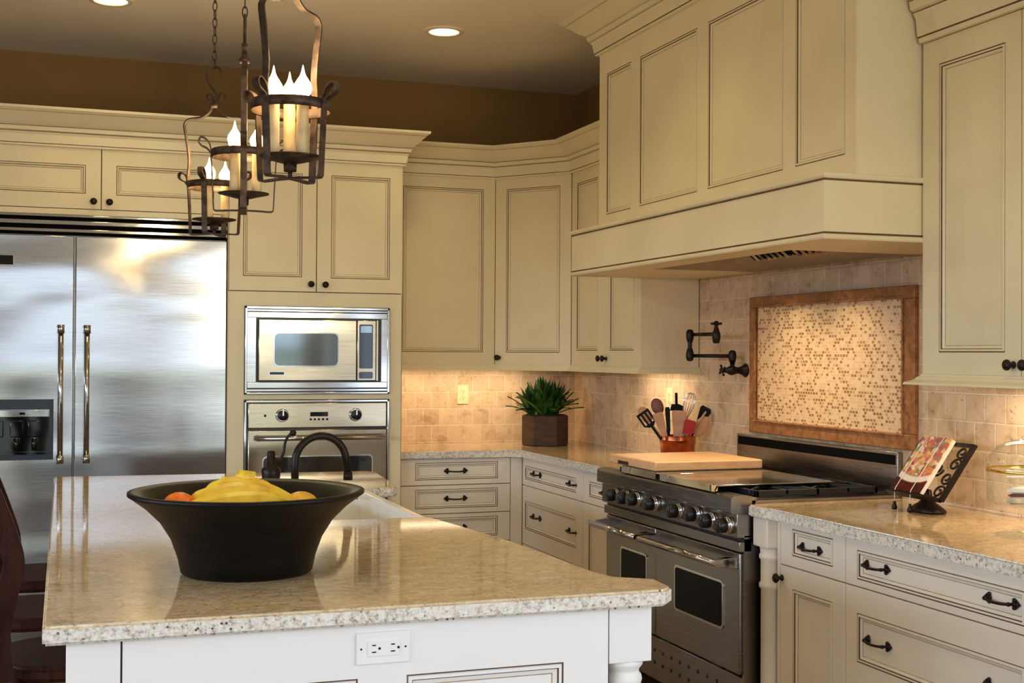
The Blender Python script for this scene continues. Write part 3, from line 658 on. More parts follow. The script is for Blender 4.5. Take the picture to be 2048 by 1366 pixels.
def cover(x0, x1, label):
    t = thing('griddle_cover', label, 'cover', (2.327, 5.195, .957), RZ)
    MB().box(x0, x1, -.070, .435, .006, .012, 0, .002).obj('plate', 'steels', t)
    b = MB().prism([(-.070, .012), (-.082, -.012), (-.080, -.014), (-.066, .006)], x0, x1, T=Matrix(((0, 0, 1, 0), (1, 0, 0, 0), (0, 1, 0, 0), (0, 0, 0, 1))))
    for x in (x0, x1-.014): b.prism([(x, -.066), (x+.014, -.066), (x+.014, -.092), (x, -.092)], -.013, .016, bev=.003)
    for x in (x0+.014,): b.prism([(-.071, .0125), (-.083, -.0115), (-.0855, -.0115), (-.0735, .0135)], x, x+.05, T=Matrix(((0, 0, 1, 0), (1, 0, 0, 0), (0, 1, 0, 0), (0, 0, 0, 1))))
    b.obj('front_lip', 'chrome', t)
    for x in (x0+.02, x1-.03): MB().box(x, x+.012, .1, .115, -.001, .005).obj('foot', 'steels', t)
    return t
cover(.262, .618, 'left stainless griddle cover on the range, partly under the cutting board')
cover(.628, 1.068, 'right stainless griddle cover on the range, bare top reflecting the board')
cb = MB().box(2.272, 2.772, 4.672, 5.130, .9695, 1.008, 0, .006, 3).box(2.268, 2.276, 4.93, 5.03, .974, .988, 1)
tag(cb.obj('cutting_board', ['board', 'gap']), 'thick pale maple cutting board lying on the left side of the range', 'cutting board')

# ------------------------------------------------------------------ mosaic, pot filler, outlets
mp = thing('mosaic_panel', 'brown and cream mosaic tile panel in a stone frame behind the range', 'mosaic', (0, 0, 0))
wx = XW-.010
b = MB(); y0, y1, z0, z1 = 3.903, 5.097, 1.095, 1.709; i0, i1, k0, k1 = 3.976, 5.038, 1.155, 1.660
for q in ((y0, y1, z0, k0), (y0, y1, k1, z1), (y0, i0, k0, k1), (i1, y1, k0, k1)): b.box(wx-.020, wx, *q, 0, .004)
for q in ((i0-.008, i1+.008, k0-.010, k0), (i0-.008, i1+.008, k1, k1+.010), (i0-.010, i0, k0, k1), (i1, i1+.010, k0, k1)): b.box(wx-.026, wx-.01, *q, 0, .003)
b.obj('frame', 'stone', mp)
MB().box(wx-.008, wx, i0, i1, k0, k1).obj('mosaic_field', 'mosaic', mp)

pf = thing('pot_filler', 'black folding pot filler faucet on the tiled wall left of the mosaic', 'faucet', (0, 0, 0))
FYp = 5.16
TX = lambda x, y, z: Matrix.Translation((x, y, z)) @ Matrix.Rotation(R(-90), 4, 'Y')      # lathe axis toward -x
MB().lathe([(.032, 0), (.032, .004), (.026, .010), (.017, .03), (.015, .045), (.020, .06), (.023, .072), (.020, .085), (.012, .100), (.010, .112)], 20, T=TX(wx, FYp, 1.375)).obj('wall_flange', 'iron', pf)
def cross(par, T):
    b = MB().lathe([(.010, -.008), (.012, 0), (.010, .010), (0, .014)], 14, T=T)
    for a in range(4):
        ca, sa = math.cos(a*math.pi/2+.5), math.sin(a*math.pi/2+.5)
        b.tube([T @ Vector((0, 0, 0)), T @ Vector((ca*.022, sa*.022, 0))], .0042, 8); b.sphere(T @ Vector((ca*.024, sa*.024, 0)), .0062, n=10)
    return b.obj('cross_handle', 'iron', par)
cross(pf, TX(wx-.122, FYp, 1.375))
JNT = [(.008, -.038), (.014, -.030), (.018, -.016), (.019, 0), (.018, .012), (.013, .022), (0, .026)]
JNTD = [(0, -.026), (.013, -.022), (.018, -.012), (.019, 0), (.018, .016), (.014, .03), (.009, .045), (.012, .05), (.009, .055), (.014, .07), (.018, .084), (.019, .1), (.018, .112), (.013, .122), (0, .126)]
xa, ya = wx-.070, FYp; xb, yb = 2.765, 5.32; xc, yc = 2.80, 5.13
MB().lathe([(.012, 0), (.010, .02), (.013, .04)]+[(r, z+.068) for r, z in JNT[1:]], 18, T=Tm((xa, ya, 1.375))).obj('riser', 'iron', pf)
MB().tube([(xa, ya, 1.441), (xb, yb, 1.441)], .0085, 12).obj('lower_arm', 'iron', pf)
MB().lathe(JNTD, 18, T=Tm((xb, yb, 1.440))).obj('elbow', 'iron', pf)
MB().tube([(xb, yb, 1.540), (xc, yc, 1.540)], .0085, 12).obj('upper_arm', 'iron', pf)
MB().lathe([(.012, -.036), (.016, -.03), (.020, -.005), (.019, .008), (.012, .028), (.008, .042), (.010, .05)], 18, T=Tm((xc, yc, 1.534))).obj('spout', 'iron', pf)
cross(pf, Tm((xc, yc, 1.588)))

def outlet(label, loc, rz, mat, horiz=False, tilt=0):
    t = thing('wall_outlet', label, 'outlet', loc, rz)
    w, h = (.058, .034) if horiz else (.0355, .0575)
    MB().box(-w, w, -.006, 0, -h, h, 0, .003).obj('cover_plate', mat, t)
    dk = MB()
    if horiz:
        MB().box(-.034, .034, -.0085, -.005, -.0168, .0168, 0, .0015).obj('receptacle', mat, t)
        for sx in (-.021, .020):
            dk.box(sx-.004, sx+.004, -.0092, -.008, .006, .0085).box(sx-.0045, sx+.0045, -.0092, -.008, -.0085, -.006); dk.lathe([(.0028, 0), (.0028, .001)], 10, T=Tm((sx+.012, -.0082, 0), 'X', 90))
        for sx in (-.048, .048): dk.lathe([(.0022, 0), (.0022, .0006)], 8, T=Tm((sx, -.006, 0), 'X', 90))
    else:
        for sz in (-.019, .019):
            MB().prism([(.017*math.cos(R(a)), sz+.0145*math.sin(R(a))) for a in range(0, 360, 20)], .005, .0085, T=FX).obj('receptacle', mat, t)
            dk.box(-.0075, -.0055, -.0092, -.008, sz-.001, sz+.007).box(.0055, .0075, -.0092, -.008, sz-.001, sz+.006); dk.lathe([(.0024, 0), (.0024, .001)], 10, T=Tm((0, -.0082, sz-.007), 'X', 90))
        dk.lathe([(.002, 0), (.002, .0008)], 8, T=Tm((0, -.006, 0), 'X', 90))
    dk.obj('slots', 'blackpl', t); return t
outlet('ivory outlet on the tiled back wall left of the plant', (2.249, YW-.012, 1.202), 0, 'ivory_plastic')
outlet('ivory outlet on the tiled right wall behind the utensil crock', (XW-.010, 5.93, 1.218), RZ, 'ivory_plastic')

# ------------------------------------------------------------------ island
isl = thing('kitchen_island', 'white painted kitchen island with turned corner post and panelled end', 'island', (0, 0, 0))
b = MB().box(.36, 1.10, 2.70, 3.985, .0, .874).box(.36, .79, 3.985, 4.895, .0, .874).box(.79, 1.10, 3.985, 4.895, 0, .62).box(.36, 1.10, 4.895, 5.55, 0, .874)
b.obj('body', 'white', isl)
fe = bpy.data.objects.new('end_panel', None); COL.objects.link(fe); fe.parent = isl; fe.location = (0, 2.630, 0)
MB().box(.010, .1115, 0, .07, 0, .876, 0, .001).box(.1115, .1155, .004, .07, 0, .876, 1).obj('left_stile', ['white', 'gap'], fe)
MB().panel(.1155, .640, .06, .876, (.09, .050, .1, .117), 0, .07, k=1.15, edge=False).obj('panel', ['white', 'glaze', 'glaze2'], fe)
MB().panel(.640, 1.164, .06, .876, (.056, .108, .1, .117), 0, .07, k=1.15, edge=False).obj('panel', ['white', 'glaze', 'glaze2'], fe)
MB().box(.1155, 1.164, 0, .07, 0, .06).obj('bottom_rail', 'white', fe)
def post(x, y):
    b = MB().box(x-.053, x+.053, y, y+.106, .745, .876, 0, .002)
    b.lathe([(.045, 0), (.045, .1), (.041, .12), (.040, .68), (.047, .690), (.049, .698), (.047, .708), (.042, .714), (.042, .722), (.050, .732), (.052, .746)], 30, T=Tm((x, y+.053, 0)))
    return b.obj('corner_post', 'white', isl)
post(1.2205, 2.632); post(1.2205, 5.40)
MB().box(1.10, 1.1665, 2.64, 2.72, 0, .874).box(1.1640, 1.1680, 2.635, 2.70, 0, .875, 1).obj('post_return', ['white', 'gap'], isl)
ISL = [(-.034, 2.603), (1.285, 2.590), (1.318, 2.622), (1.325, 2.722), (1.300, 2.735), (1.235, 2.775), (1.222, 2.86), (1.214, 3.10), (1.198, 3.39), (1.160, 3.70), (1.128, 3.985), (.80, 3.985), (.80, 4.892),
       (1.235, 4.892), (1.262, 4.93), (1.285, 5.20), (1.325, 5.56), (1.30, 5.62), (-.034, 5.715)]
tag(MB().prism(ISL, .876, .914, bev=.006).obj('countertop', 'granite'), 'large polished granite island countertop carrying the fruit bowl', 'countertop')
sk = MB(); zt = .909
sk.box(.807, .845, 3.99, 4.887, .66, .874, 0, .004).box(1.090, 1.130, 3.99, 4.887, .63, zt, 0, .010, 3).box(.805, 1.13, 3.99, 4.03, .66, .874, 0, .004).box(.805, 1.13, 4.847, 4.887, .66, .874, 0, .004).box(.805, 1.13, 3.99, 4.887, .632, .665)
sk.lathe([(.04, .666), (.035, .668), (0, .667)], 20, 1, T=Tm((.92, 4.44, 0)))
tag(sk.obj('sink', ['ceramic', 'chrome']), 'white fireclay apron-front sink set into the island', 'sink')
outlet('white horizontal outlet on the end of the kitchen island', (.6435, 2.630, .8215), 0, 'white_plastic', True)

fc = thing('faucet', 'tall black gooseneck faucet arching over the island sink', 'faucet', (.757, 4.38, .914), R(6))
MB().lathe([(.030, 0), (.030, .006), (.024, .012), (.018, .03), (.016, .06), (.018, .065), (.015, .07)], 20).obj('base', 'iron', fc)
pp = [(0, 0, .06), (0, 0, .15)]+[(.092-.092*math.cos(R(a)), 0, .15+.092*math.sin(R(a))) for a in range(15, 166, 10)]+[(.190, 0, .105)]
MB().tube(pp, .0135, 14).obj('spout', 'iron', fc)
MB().lathe([(.017, 0), (.015, .03)], 16, T=Tm((.191, 0, .085))).obj('nozzle', 'iron', fc)
fh = thing('sink_valve', 'black faucet control with raised curved lever beside the gooseneck spout', 'faucet', (.718, 4.66, .914), R(8))
MB().lathe([(.036, 0), (.036, .004), (.030, .012), (.030, .05), (.034, .085), (.036, .105), (.030, .112), (.016, .118), (.015, .165), (.012, .172), (0, .174)], 24).obj('valve_body', 'iron', fh)
MB().tube(spline([(.012, 0, .140), (.035, 0, .142), (.047, 0, .165), (.052, 0, .200), (.066, 0, .226), (.078, 0, .234)], 5), .0052, 10).sphere((.082, 0, .236), .0125).obj('lever', 'iron', fh)
# ------------------------------------------------------------------ fruit bowl
bw = MB().lathe([(0, 0), (.150, 0), (.157, .006), (.164, .04), (.180, .085), (.205, .125), (.240, .160), (.272, .184), (.281, .190), (.281, .197), (.270, .199), (.250, .192), (.215, .155), (.185, .115), (.165, .06), (.150, .022), (0, .018)], 64)
tag(bw.obj('fruit_bowl', 'bowl', None, (.424, 3.115, .9145)), 'large flared dark wooden fruit bowl on the island', 'bowl')
bb = thing('banana_bunch', 'bunch of ripe yellow bananas in the dark wooden bowl', 'bananas', (.424, 3.115, -.020))
BN = [[(-.138, -.045, 1.058), (-.112, -.078, 1.078), (-.03, -.092, 1.090), (.055, -.085, 1.086), (.120, -.045, 1.058)],
      [(-.155, -.005, 1.076), (-.122, -.045, 1.100), (-.035, -.058, 1.115), (.050, -.052, 1.110), (.112, -.015, 1.080)],
      [(-.145, .03, 1.088), (-.112, -.005, 1.116), (-.045, -.015, 1.133), (.030, -.010, 1.130), (.085, .02, 1.106)],
      [(-.105, .06, 1.106), (-.072, .035, 1.132), (-.015, .028, 1.144), (.045, .045, 1.130), (.105, .07, 1.088)],
      [(-.01, .03, 1.136), (.045, .0, 1.128), (.095, -.02, 1.102), (.135, -.035, 1.072), (.156, -.035, 1.042)]]
for pts in BN:
    sp = spline(pts, 12); n = len(sp); rr = [.0195*min(1, (.30+3.2*min(i, n-1-i)/(n-1))) for i in range(n)]; rr[0] = .006; rr[-1] = .005
    MB().tube(sp, rr, 5, smooth=False).obj('banana', 'banana', bb)
MB().tube([(-.062, .05, 1.126), (-.046, .05, 1.146), (-.041, .052, 1.153)], [.018, .015, .017], 8).tube([(-.010, .045, 1.136), (.002, .045, 1.162), (.004, .046, 1.174)], [.030, .023, .022], 10).obj('stem', 'banana', bb)
tag(MB().sphere((.262, 3.105, 1.072), .043, n=24, sc=(1, 1, .94)).obj('orange', 'orange'), 'bright orange fruit in the bowl left of the bananas', 'orange')
tag(MB().sphere((.552, 3.105, 1.066), .042, n=24, sc=(1.08, 1, .94)).obj('citrus_fruit', 'citrus'), 'pale yellow-orange citrus in the bowl right of the bananas', 'fruit')

# ------------------------------------------------------------------ plant, crock and utensils
pl = thing('potted_plant', 'leafy green plant in a brown wooden pot in the counter corner', 'plant', (2.655, 6.92, .9145), R(12))
poly = [(.138*math.cos(R(a)), .125*math.sin(R(a))) for a in (-150, -90, -30, 30, 90, 150)]
MB().prism(poly, 0, .176, bev=.004).obj('pot', 'planter', pl)
MB().prism([(x*.86, y*.86) for x, y in poly], .170, .180).obj('soil', 'soil', pl)
b = MB()
for i in range(240):
    a = random.uniform(0, 2*math.pi); el = random.uniform(.0, 1.0)**.8; L = random.uniform(.16, .235)
    out = math.cos(.22+el*1.3); up = math.sin(.22+el*1.3)
    base = Vector((random.gauss(0, .035), random.gauss(0, .03), .172)); dirv = Vector((math.cos(a)*out, math.sin(a)*out, up)); side = Vector((-math.sin(a), math.cos(a), 0))
    w = random.uniform(.015, .027); lv = []
    for k in range(6):
        t = k/5; droop = -.30*(t**2)*L*out
        p = base+dirv*L*t+Vector((0, 0, droop+.05*t*out)); ww = w*(.35+1.3*t if t < .5 else (1-t)*2.0)+.0006
        lv += [p-side*ww+Vector((0, 0, .004)), p+Vector((0, 0, -.002)), p+side*ww+Vector((0, 0, .004))]
    b.faces(lv, [(k*3+j, k*3+j+1, k*3+j+4, k*3+j+3) for k in range(5) for j in range(2)], 0, True)
b.obj('foliage', 'leaf', pl)

CR = Vector((2.82, 5.55, .9145))
tag(MB().lathe([(0, 0), (.082, 0), (.085, .004), (.083, .05), (.084, .10), (.088, .104), (.086, .110), (.089, .114), (.087, .120), (.088, .134), (.086, .139), (.082, .139), (.081, .01), (0, .008)], 40).obj('utensil_crock', 'copper', None, CR), 'shiny copper crock full of cooking utensils behind the cutting board', 'crock')
vr = Vector((math.cos(R(-27)), math.sin(R(-27)), 0)); vd = Vector((-vr.y, vr.x, 0))
def uten(name, label, cat, base, top, build):
    """a tool leaning in the crock: base/top are (right, away, up) offsets from the crock centre"""
    p0 = CR+vr*base[0]+vd*base[1]+Vector((0, 0, base[2])); p1 = CR+vr*top[0]+vd*top[1]+Vector((0, 0, top[2]))
    z = (p1-p0).normalized(); y = (vd-z*vd.dot(z)).normalized(); x = y.cross(z)
    m = Matrix((x, y, z)).transposed().to_4x4(); m.translation = p0
    t = thing(name, label, cat); t.matrix_world = m; t.location = p0; t.rotation_euler = m.to_euler()
    build(t, (p1-p0).length); return t
def spoon(hm, w=.030, l=.05):
    def f(t, L):
        MB().tube([(0, 0, 0), (0, 0, L-2*l+.01)], [.006, .0065], 10).obj('handle', hm, t)
        MB().sphere((0, 0, L-l), 1, sc=(w, .010, l), n=20).obj('spoon_head', hm, t)
    return f
def paddle(hm, pm, w0, w1, l, slots=0):
    def f(t, L):
        MB().tube([(0, 0, 0), (0, 0, L-l+.01)], [.006, .0065], 10).obj('handle', hm, t)
        b = MB()
        if slots:
            n = slots*2+1; ww = 2*w1/n
            for i in range(0, n, 2): b.prism([(-w1+i*ww, L-l*.8), (-w1+(i+1)*ww, L-l*.8), (-w1+(i+1)*ww, L-.01), (-w1+i*ww, L-.01)], -.002, .002, T=FX)
            b.prism([(-w0, L-l), (w0, L-l), (w1, L-l*.78), (-w1, L-l*.78)], -.002, .002, T=FX).prism([(-w1, L-.012), (w1, L-.012), (w1, L), (-w1, L)], -.002, .002, T=FX)
        else: b.prism([(-w0, L-l), (w0, L-l), (w1, L-.012), (w1*.8, L), (-w1*.8, L), (-w1, L-.012)], -.0035, .0035, T=FX, bev=.001)
        b.obj('blade', pm, t)
    return f
G = 'utensils standing in the copper crock'
uten('wooden_spoon', 'dark wooden spoon with round head upright at left in the copper crock', 'spoon', (-.01, .0, .015), (-.112, .0, .318), spoon('wooddk', .030, .042)).__setitem__('group', G)
uten('wooden_spoon', 'wooden spoon leaning furthest left in the copper crock, behind the slotted turner', 'spoon', (.0, .03, .015), (-.185, .045, .272), spoon('woodlt', .030, .045)).__setitem__('group', G)
uten('slotted_turner', 'black slotted turner leaning left in the copper crock', 'turner', (-.005, -.025, .015), (-.172, -.04, .252), paddle('blackpl', 'blackpl', .012, .034, .085, 3)).__setitem__('group', G)
uten('wooden_spatula', 'pale wooden spatula leaning left in front of the slotted turner', 'spatula', (-.02, -.045, .012), (-.098, -.06, .250), paddle('woodlt', 'woodlt', .010, .026, .14)).__setitem__('group', G)
uten('spatula', 'straight black-handled tool standing upright near the crock front', 'spatula', (-.035, -.05, .012), (-.050, -.045, .278), paddle('blackpl', 'blackpl', .009, .012, .12)).__setitem__('group', G)
uten('wooden_spatula', 'broad pale wooden spatula upright in the middle of the copper crock', 'spatula', (.0, -.04, .012), (.008, -.045, .262), paddle('woodlt', 'woodlt', .022, .036, .15)).__setitem__('group', G)
def masher(t, L):
    MB().tube([(0, 0, 0), (0, 0, L)], [.006, .007], 10).obj('handle', 'blackpl', t)
    MB().prism([(-.032, L-.085), (.034, L-.095), (.034, L-.066), (.012, L-.055), (-.024, L-.055)], -.006, .006, T=FX, bev=.002).obj('head', 'blackpl', t)
uten('masher', 'black tool with wide head rising behind the broad wooden spatula', 'utensil', (.0, .04, .012), (-.008, .03, .345), masher).__setitem__('group', G)
def whisk(t, L):
    MB().tube([(0, 0, 0), (0, 0, L-.15)], .006, 10).obj('handle', 'steels', t)
    b = MB()
    for i in range(6):
        a = math.pi*i/6; ca, sa = math.cos(a), math.sin(a)
        b.tube(spline([(0.004*ca, .004*sa, L-.15), (.026*ca, .026*sa, L-.06), (.022*ca, .022*sa, L-.015), (0, 0, L), (-.022*ca, -.022*sa, L-.015), (-.026*ca, -.026*sa, L-.06), (-.004*ca, -.004*sa, L-.15)], 5), .0017, 5)
    b.obj('wires', 'chrome', t)
uten('whisk', 'steel balloon whisk with its wires up in the copper crock', 'whisk', (-.02, .01, .012), (.068, .0, .345), whisk).__setitem__('group', G)
uten('turner', 'black angled turner leaning right at the back of the crock', 'turner', (.0, .02, .012), (.142, .02, .275), paddle('blackpl', 'blackpl', .012, .030, .09)).__setitem__('group', G)
uten('spatula', 'red silicone spatula head at the front right of the crock', 'spatula', (.01, -.05, .012), (.062, -.062, .218), paddle('chrome', 'red', .022, .028, .075)).__setitem__('group', G)
uten('wooden_skewer', 'thin pale wooden stick leaning right beside the red spatula', 'stick', (-.03, -.03, .012), (.135, -.04, .258), paddle('woodlt', 'woodlt', .003, .005, .12)).__setitem__('group', G)
uten('wooden_spoon', 'pale wooden paddle leaning furthest right over the crock rim', 'spoon', (.01, -.01, .015), (.142, -.03, .232), spoon('woodlt', .034, .055)).__setitem__('group', G)

# ------------------------------------------------------------------ cookbook on stand, cake stand
cs = thing('cookbook_stand', 'black scrolled iron cookbook stand on the right countertop', 'cookbook stand', (2.775, 3.60, .9145), RZ)   # local x toward camera, -y toward room
b = MB()
b.lathe([(0, 0), (.078, 0), (.080, .008), (.066, .018), (.036, .034), (.022, .05), (.018, .075), (0, .08)], 8, T=Matrix.Diagonal((1, .62, 1, 1)))
b.obj('base', 'iron', cs)
TL = Matrix.Translation((0.0, -.052, .052)) @ Matrix.Rotation(R(-37), 4, 'X')       # rack frame leaning back
tr = MB(); hw, hh = .134, .228
for x in (-hw, hw): tr.ribbon([TL @ Vector((x, 0, 0)), TL @ Vector((x, 0, hh))], (1, 0, 0), .024, .008)
for z in (.004, hh-.004): tr.ribbon([TL @ Vector((-hw, 0, z)), TL @ Vector((hw, 0, z))], TL.to_3x3() @ Vector((0, 0, 1)), .013, .008)
def scroll(cx, cz, r, d, a0=0, turns=1.3):
    pts = []
    for i in range(22):
        a = a0+d*turns*2*math.pi*i/21; q = r*(1-.72*i/21); pts.append(TL @ Vector((cx+q*math.cos(a), 0, cz+q*math.sin(a))))
    tr.tube(pts, .0042, 6)
for sx in (-1, 1):
    for cz, d in ((.035, 1), (.090, -1), (.145, 1), (.195, -1)): scroll(sx*(hw-.036), cz, .026, d*sx, 0 if sx > 0 else math.pi)
scroll(-.03, .07, .03, 1); scroll(.03, .12, .03, -1)
tr.ribbon([TL @ Vector((-hw, -.012, 0)), TL @ Vector((hw, -.012, 0))], (TL.to_3x3() @ Vector((0, 1, 0))), .026, .006)
tr.obj('rack', 'iron', cs)
MB().tube([(0, 0, .05), (0, -.03, .075), TL @ Vector((0, .004, .03))], [.018, .015, .011], 10).obj('neck', 'iron', cs)
cdm = MB()
for x in (-.085, .000):
    p = [TL @ Vector((x+.0, -.024, hh+.004)), TL @ Vector((x, -.026, .12)), TL @ Vector((x, -.027, .012))]; q = p[-1]
    cdm.tube(p+[q+Vector((0, -.004, -.012)), Vector((q.x, q.y-.004, .028))], .0014, 6)
cdm.obj('cord', 'cord', cs)
for x in (-.085, .000):
    q = TL @ Vector((x, -.027, .012)); MB().lathe([(0, 0), (.009, .002), (.010, .010), (.004, .024), (.006, .027), (0, .031)], 12).obj('weight', 'iron', cs, (q.x, q.y-.004, .001))
bk = thing('cookbook', 'cookbook with a colourful salad photo cover on the black iron stand', 'book')
LB = Matrix.Translation((2.775, 3.60, .9145)) @ Matrix.Rotation(RZ, 4, 'Z') @ TL @ Matrix.Translation((-.032, -.0055, .006))
bk.location = LB.translation; bk.rotation_euler = LB.to_euler()
MB().box(-.080, .078, -.014, -.002, .002, .224, 0).obj('pages', 'paper', bk)
MB().box(-.082, .074, -.017, -.014, 0, .227).obj('cover', 'cover', bk)

CK = (2.705, 3.03, .9145)
ck = thing('cake_stand', 'clear glass footed cake stand at the right end of the counter', 'cake stand', CK)
MB().lathe([(0, 0), (.098, 0), (.100, .004), (.060, .012), (.018, .022), (.014, .05), (.016, .075), (.03, .090), (.132, .094), (.137, .098), (.137, .101), (.128, .099), (0, .097)], 44).obj('stand', 'glass', ck)
dm = thing('glass_dome', 'clear glass dome with gold rim over the pastries on the cake stand', 'dome', (CK[0], CK[1], CK[2]+.1015))
MB().lathe([(.125, 0), (.126, .09), (.122, .13), (.095, .165), (.05, .182), (.014, .187), (.012, .198), (.020, .210), (.014, .222), (0, .224), (0, .183), (.05, .178), (.093, .161), (.119, .128), (.123, .09), (.122, 0), (.125, 0)], 44, caps=False).obj('dome', 'glass', dm)
MB().lathe([(.1262, .088), (.1275, .090), (.1275, .095), (.1262, .097)], 44, caps=False).obj('gold_band', 'gold', dm)
for i, (dx, dy, lab) in enumerate(((-.058, -.03, 'pale pastry slice with dark red filling under the glass dome'),)):
    t = thing('pastry', lab, 'pastry', (CK[0]+dx, CK[1]+dy, CK[2]+.1005), R(40*i-20))
    MB().prism([(-.055, -.02), (.05, -.035), (.05, .035)], 0, .022, bev=.004).obj('base_layer', 'pastry', t)
    MB().prism([(-.050, -.018), (.046, -.031), (.046, .031)], .022, .030, bev=.002).obj('filling', 'jam', t)
    MB().prism([(-.053, -.019), (.048, -.033), (.048, .033)], .030, .050, bev=.005).obj('top_layer', 'paper', t)

# ------------------------------------------------------------------ pendant lanterns
def lantern(label):
    t = thing('lantern_pendant', label, 'pendant light', group='iron candle lanterns over the island')
    rl = .108
    b = MB()
    for ang in (0, 90):
        c_, s_ = math.cos(R(ang)), math.sin(R(ang)); w = (-s_, c_, 0)
        for sg in (-1, 1):
            def P(r, z): return (sg*r*c_, sg*r*s_, z)
            b.ribbon(spline([P(.004, .004), P(.05, .003), P(.088, .001), P(.097, .004), P(.100, .014), P(.103, .08), P(.109, .190), P(.112, .222)]+([P(.124, .242), P(.142, .250), P(.150, .236), P(.142, .222), P(.122, .212), P(.113, .200)]), 4), w, .0215 if True else 0, .0045)
    b.obj('basket', 'rust', t)
    MB().lathe([(.1045, .183), (.1045, .209), (.1075, .209), (.1075, .183), (.1045, .183)], 44, caps=False).obj('ring_band', 'rust', t)
    MB().lathe([(0, .045), (.030, .046), (.052, .052), (.085, .060), (.086, .063), (.052, .056), (.028, .052), (0, .051)], 36).lathe([(0, .020), (.017, .022), (.018, .045), (0, .046)], 18).lathe([(.006, .002), (.006, .022)], 10).obj('drip_plate', 'rust', t)
    for (x, y, hgt) in ((-.0347, .0303, .160), (-.0052, -.0435, .160), (.0328, .0279, .156)):
        cd = MB().lathe([(.0165, 0), (.0168, .03), (.0160, hgt-.004), (.0145, hgt), (0, hgt-.001)], 18).obj('candle', 'wax', t, (x, y, .058))
        MB().lathe([(0, -.003), (.011, -.001), (.0205, .009), (.0245, .022), (.0225, .034), (.0150, .046), (.0085, .056), (.0045, .066), (.0018, .080), (0, .086)], 20).obj('bulb', 'bulb', cd, (0, 0, hgt))
    b = MB()
    pr = [(.112, .205), (.113, .225), (.107, .30), (.120, .39), (.128, .434), (.122, .452), (.106, .464), (.070, .468), (.050, .472), (.024, .490), (.013, .515), (.010, .540), (.016, .560), (.030, .566), (.038, .555), (.034, .542), (.024, .540)]
    for sg in (-1, 1): b.ribbon(spline([(sg*x, 0, z) for x, z in pr], 4), (0, 1, 0), .020, .005)
    b.lathe([(.017, .508), (.019, .516), (.017, .526)], 14)
    b.obj('handle', 'rust', t)
    MB().tube(spline([(.002, 0, .520), (.004, 0, .560), (-.012, 0, .585), (-.030, 0, .612), (-.034, 0, .645), (-.016, 0, .668), (.010, 0, .668), (.026, 0, .650), (.024, 0, .632)], 5), .0052, 8).obj('hook', 'rust', t)
    ch = MB(); z = .664; i = 0
    while z < 1.13:
        u = (1, 0, 0) if i % 2 else (0, 1, 0); pts = []
        for k in range(13):
            a = 2*math.pi*k/12; pts.append((-.004+u[0]*.0085*math.cos(a), u[1]*.0085*math.cos(a), z+.017+.020*math.sin(a)))
        ch.tube(pts, .0024, 6, caps=False); z += .033; i += 1
    ch.obj('chain', 'rust', t)
    return t
L1 = lantern('nearest and largest-looking iron candle lantern hanging over the island')
L2 = copy_tree(L1); L2['label'] = 'middle iron candle lantern, its front strap seen straight on'
L3 = copy_tree(L1); L3['label'] = 'farthest iron candle lantern, lowest in view, hanging from an S hook'
for L, loc, rz in ((L1, (.569, 3.40, 1.908), 44), (L2, (.575, 4.38, 1.925), 82), (L3, (.562, 5.15, 1.912), -28)):
    L.location = loc; L.rotation_euler = (0, 0, R(rz))
    pc = MB().lathe([(.055, 0), (.05, -.015), (.02, -.03), (0, -.032)], 24).obj('ceiling_canopy', 'rust', L, (0, 0, ZC-loc[2]))

# ------------------------------------------------------------------ bar stools
def stool(label):
    t = thing('bar_stool', label, 'stool', group='bar stools along the island')
    MB().prism([(x*.215, y*.205) for x, y in [(math.cos(R(a))*(1 if abs(math.cos(R(a))) < .8 else .97), math.sin(R(a))) for a in range(0, 360, 12)]], .625, .665, bev=.012).obj('seat', 'stool', t)
    for sx in (-1, 1):
        for sy in (-1, 1): MB().tube([(sx*.13, sy*.13, .63), (sx*.20, sy*.19, 0)], [.02, .015], 12).obj('leg', 'stool', t)
    b = MB()
    for z, q in ((.20, .175), (.32, .160)):
        pts = [(q, q, z), (-q, q, z), (-q, -q, z), (q, -q, z), (q, q, z)]
        for a, c in zip(pts, pts[1:]): b.tube([a, c], .011, 8)
    b.obj('stretcher', 'stool', t)
    st = spline([(-.17, 0, .64), (-.182, 0, .74), (-.165, 0, .85), (-.150, 0, .93), (-.172, 0, 1.01), (-.205, 0, 1.10)], 5)
    for sy in (-.185, .185): MB().ribbon([(p.x, sy, p.z) for p in st], (0, 1, 0), .045, .05).obj('back_post', 'stool', t)
    b = MB()
    for z0, x, h in ((1.07, -.20, .085), (.86, -.165, .05)):
        b.ribbon(spline([(x, -.19, z0), (x-.035, -.1, z0), (x-.045, 0, z0), (x-.035, .1, z0), (x, .19, z0)], 4), (.15, 0, -1), h, .022)
    b.obj('back_rail', 'stool', t)
    return t
S1 = stool('nearest dark wood bar stool tucked under the island overhang')
S1.location = (.030, 3.53, 0); S1.rotation_euler = (0, 0, R(3))
for lab, y, rz in (('second dark wood bar stool along the island, between two others', 4.16, -4), ('farthest dark wood bar stool along the island, toward the refrigerator', 4.80, 2)):
    s = copy_tree(S1); s['label'] = lab; s.location = (-.075, y, 0); s.rotation_euler = (0, 0, R(rz))

# ------------------------------------------------------------------ ceiling lights
DL = [(1.772, 6.05, 'round recessed ceiling light with lit lens in front of the range hood'), (.19, 6.05, 'round recessed ceiling light cut off at the top left')]
for i, (x, y, lab) in enumerate(DL):
    t = thing('recessed_light', lab, 'ceiling light', (x, y, ZC), 0, 'recessed ceiling lights')
    MB().lathe([(.098, -.001), (.096, -.006), (.076, -.008), (.074, -.002)], 36, caps=False).obj('trim_ring', 'trimwhite', t)
    MB().lathe([(.075, -.003), (.0, -.004)], 36, caps=False).obj('lens', 'lens', t)

